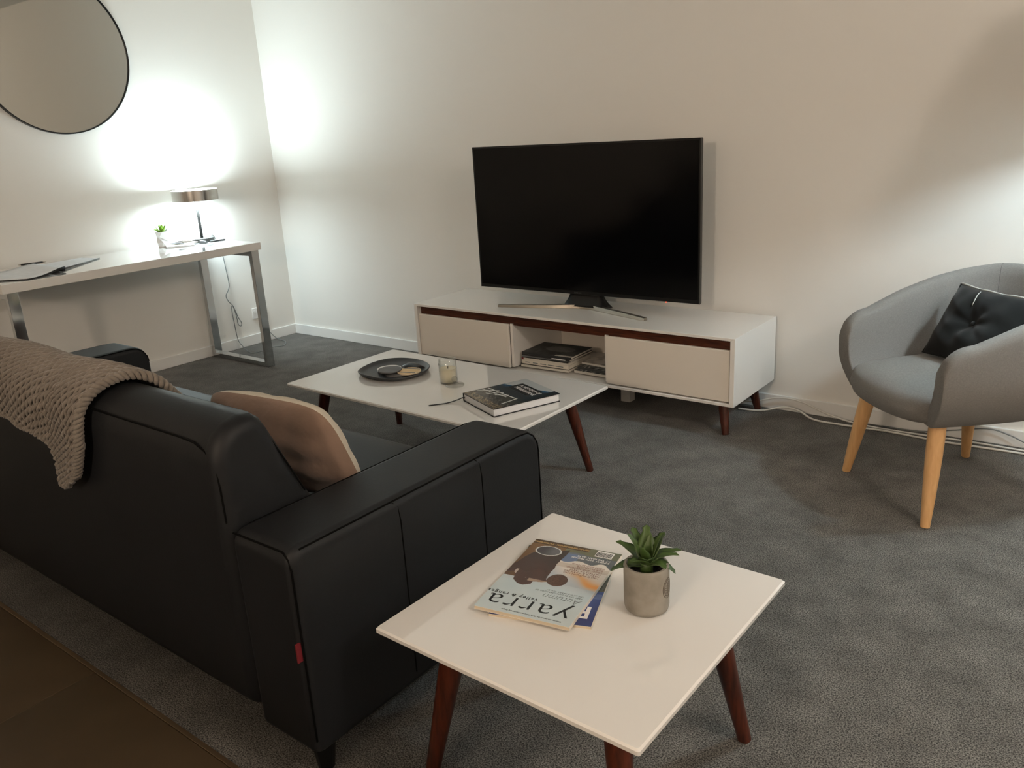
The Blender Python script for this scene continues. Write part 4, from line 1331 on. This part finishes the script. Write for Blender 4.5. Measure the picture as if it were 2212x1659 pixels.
for k in range(n):
    j = (k + 1) % n
    ff += [(top[k], top[j], o2 + j, o2 + k), (o2 + k, o2 + j, o2 + n + j, o2 + n + k)]
ff.append(tuple(o2 + n + k for k in range(n)))
m.add(vv, ff).build('planter', M['ceramic'], fp)
MB().lathe([(0, 0.083), (0.036, 0.081)], 20).build('soil', M['soil'], fp)
for k in range(16):
    ring = 0 if k < 5 else (1 if k < 10 else 2)
    a = k * 2.399
    e = (80, 58, 34)[ring]
    ln = (0.050, 0.056, 0.058)[ring]
    leaf((0.006 * math.cos(a), 0.006 * math.sin(a), 0.083), a, R(e), ln, 0.022, 0.1, 0.3, 6).build('leaf', M['leaf_grey'] if k in (11, 14) else M['leaf_bright'], fp, smooth=True)

# papers by the lamp
bl_ = thing('booklet', 'white booklet lying on the desk below the lamp', 'booklet', (0.235, -0.855, DH), R(62))
MB().box(-0.125, 0.028, -0.070, 0.070, 0, 0.009).build('pages', M['paper_white'], bl_, bevel=0.001, seg=2)
MB().box(-0.126, 0.029, -0.071, 0.071, 0.009, 0.0102).build('cover', M['plastic_white'], bl_)
b2 = thing('brochure', 'dark edged folded brochure on top of the white booklet', 'brochure', (0.20, -0.835, DH + 0.0104), R(84))
MB().hexa([(-0.09, -0.05, 0), (0.035, -0.05, 0), (0.035, 0.05, 0), (-0.09, 0.05, 0)], [(-0.09, -0.05, 0.003), (0.035, -0.05, 0.005), (0.035, 0.05, 0.005), (-0.09, 0.05, 0.003)]).build('sheets', M['paper'], b2)
MB().box(-0.092, -0.045, -0.052, 0.052, 0.0045, 0.0062).build('cover', M['black_rough'], b2)
cw = MB()
def crumple(u, v, s):
    a, b = 2 * u - 1, 2 * v - 1
    h = max(0, 1 - abs(a) ** 3) ** 0.7 * max(0, 1 - abs(b) ** 3) ** 0.7
    return (0.05 * a, 0.032 * b, (0.012 + 0.014 * h * (1 + 0.35 * math.sin(9 * a + 4 * b))) if s else 0.012 - 0.011 * h)
cw.grid(lambda u, v: crumple(u, v, 1), 10, 8)
cw.grid(lambda u, v: crumple(u, v, 0), 10, 8, True)
o = cw.build('wrapped_sweets', M['clear_film'], None)
o.location = (0.190, -0.848, DH + 0.0165)
o.rotation_euler = (0, 0, R(70))
tag(o, 'small translucent wrapped packet on the brochure by the lamp', 'packet')
o = MB().hexa([(-0.02, -0.022, 0), (0.02, -0.022, 0), (0.02, 0.022, 0), (-0.02, 0.022, 0)], [(-0.018, -0.010, 0.022), (0.018, -0.010, 0.016), (0.018, 0.018, 0.010), (-0.018, 0.018, 0.014)]).build('tissue_packet', M['silver_edge'], None, bevel=0.003, seg=2)
o.location = (0.272, -0.780, DH)
o.rotation_euler = (0, 0, R(40))
tag(o, 'small grey foil packet beside the lamp base', 'packet')
o = MB().tube([(0, -0.045, 0.005), (0, -0.04, 0.005), (0, 0.045, 0.005), (0, 0.05, 0.005)], [0.003, 0.005, 0.005, 0.003], 10).build('marker_pen', M['black_plastic'], None, smooth=True)
o.location = (0.275, -0.690, DH)
o.rotation_euler = (0, 0, R(-12))
tag(o, 'short black marker lying in front of the lamp base', 'pen')

# open folder with a pen, at the far end of the desk
fo = thing('open_folder', 'open white folder with a black spine on the desk', 'folder', (0.33, -1.735, DH))
# right-hand leaf lies flat, the left-hand leaf arches up at the spine and runs back down
m = MB()
m.hexa([(-0.155, 0.02, 0.0), (0.130, 0.02, 0.0), (-0.125, 0.352, 0.0), (-0.27, 0.32, 0.0)], [(-0.155, 0.02, 0.012), (0.130, 0.02, 0.012), (-0.125, 0.352, 0.003), (-0.27, 0.32, 0.003)])
m.build('right_leaf', M['paper_white'], fo, bevel=0.001, seg=2)
m = MB()
def lf(u, v, h):
    y = 0.02 - 0.32 * v
    x0 = -0.155 - 0.02 * v
    x1 = 0.20 + 0.06 * min(1, v * 1.6) - 0.16 * max(0, v - 0.62) / 0.38
    z = 0.003 + 0.020 * math.exp(-(v / 0.28) ** 2)
    return (x0 + (x1 - x0) * u, y, z + h)
m.grid(lambda u, v: lf(u, v, 0.0), 6, 14)
lfo = m.build('left_leaf', M['paper_white'], fo, smooth=True)
sd = lfo.modifiers.new('t', 'SOLIDIFY'); sd.thickness = 0.003; sd.offset = 1
m = MB()
m.tube([Vector(lf(1.0, k / 14, 0.000)) + Vector((0.001, 0, 0)) for k in range(15)], [0.0065, 0.006, 0.0055, 0.005, 0.0045, 0.004, 0.0035, 0.003, 0.003, 0.0028, 0.0026, 0.0024, 0.0024, 0.0022, 0.002], 8)
m.build('edge_binding', M['black_rough'], fo, smooth=True)
MB().tube([(0.132, 0.024, 0.007), (-0.124, 0.355, 0.003)], [0.004, 0.0022], 8).build('edge_binding', M['slate'], fo, smooth=True)
MB().box(-0.155, 0.195, 0.010, 0.026, 0.004, 0.020).build('spine', M['black_rough'], fo, bevel=0.004)
pn = thing('ballpoint_pen', 'black ballpoint pen lying on the open folder', 'pen', (0.185, -1.715, DH + 0.0215), R(73))
MB().tube([(-0.055, 0, 0.005), (0.045, 0, 0.005)], 0.0045, 12).build('barrel', M['black_plastic'], pn, smooth=True)
MB().tube([(0.045, 0, 0.005), (0.062, 0, 0.005)], [0.0040, 0.001], 12).build('nib', M['steel_brushed'], pn, smooth=True)
MB().tube([(-0.066, 0, 0.005), (-0.055, 0, 0.005)], [0.002, 0.003], 10).build('clicker', M['steel_brushed'], pn, smooth=True)

# ------------------------------------------------------------------ wall mirror
mr = thing('round_mirror', 'large round wall mirror with a thin black frame above the desk', 'mirror', (0, -1.313, 1.818))
RM = 0.411
nn = 96
ring = [(0.0125, RM * math.cos(2 * math.pi * k / nn) * 0.992, RM * math.sin(2 * math.pi * k / nn) * 0.992) for k in range(nn)]
m = MB()
v, f = [], []
sec = [(0.001, RM - 0.008), (0.001, RM), (0.024, RM), (0.024, RM - 0.006), (0.017, RM - 0.008)]
for k in range(nn):
    a = 2 * math.pi * k / nn
    v += [(x, r * math.cos(a), r * math.sin(a)) for x, r in sec]
q = len(sec)
for k in range(nn):
    j = (k + 1) % nn
    for i in range(q):
        f.append((k * q + i, k * q + (i + 1) % q, j * q + (i + 1) % q, j * q + i))
smooth_by_angle(m.add(v, f).build('frame', M['black_metal'], mr), 40)
v = [(0.0175, (RM - 0.007) * math.cos(2 * math.pi * k / nn), (RM - 0.007) * math.sin(2 * math.pi * k / nn)) for k in range(nn)]
v += [(0.002, y, z) for _, y, z in v]
f = [tuple(range(nn)), tuple(range(2 * nn - 1, nn - 1, -1))] + [(k, nn + k, nn + (k + 1) % nn, (k + 1) % nn) for k in range(nn)]
MB().add(v, f).build('glass', M['mirror'], mr)

# ------------------------------------------------------------------ white cables along the skirting
def cable(name, label, pts, r, m_):
    o = MB().tube(catmull(pts, 8), r, 8).build(name, m_, None, smooth=True)
    tag(o, label, 'cable')
cable('power_cable', 'white cable curving up against the skirting right of the TV cabinet', [(3.30, -0.06, 0.02), (3.40, -0.045, 0.035), (3.50, -0.03, 0.062), (3.60, -0.024, 0.058), (3.72, -0.03, 0.022), (3.86, -0.05, 0.005), (4.05, -0.06, 0.005), (4.30, -0.05, 0.005), (4.75, -0.06, 0.005)], 0.004, M['cable_white'])
cable('power_cable', 'white cable lying lowest on the carpet along the skirting', [(3.34, -0.10, 0.006), (3.44, -0.085, 0.008), (3.53, -0.06, 0.03), (3.60, -0.055, 0.026), (3.68, -0.085, 0.006), (3.80, -0.095, 0.006), (3.98, -0.085, 0.006), (4.2, -0.10, 0.006), (4.5, -0.09, 0.006), (4.8, -0.12, 0.006)], 0.0045, M['cable_white'])
cable('thin_cable', 'thin grey cable crossing the skirting behind the armchair', [(3.95, -0.03, 0.006), (4.10, -0.04, 0.012), (4.22, -0.03, 0.035), (4.34, -0.025, 0.062), (4.42, -0.028, 0.050), (4.52, -0.04, 0.02), (4.7, -0.05, 0.005)], 0.0028, M['cable_grey'])
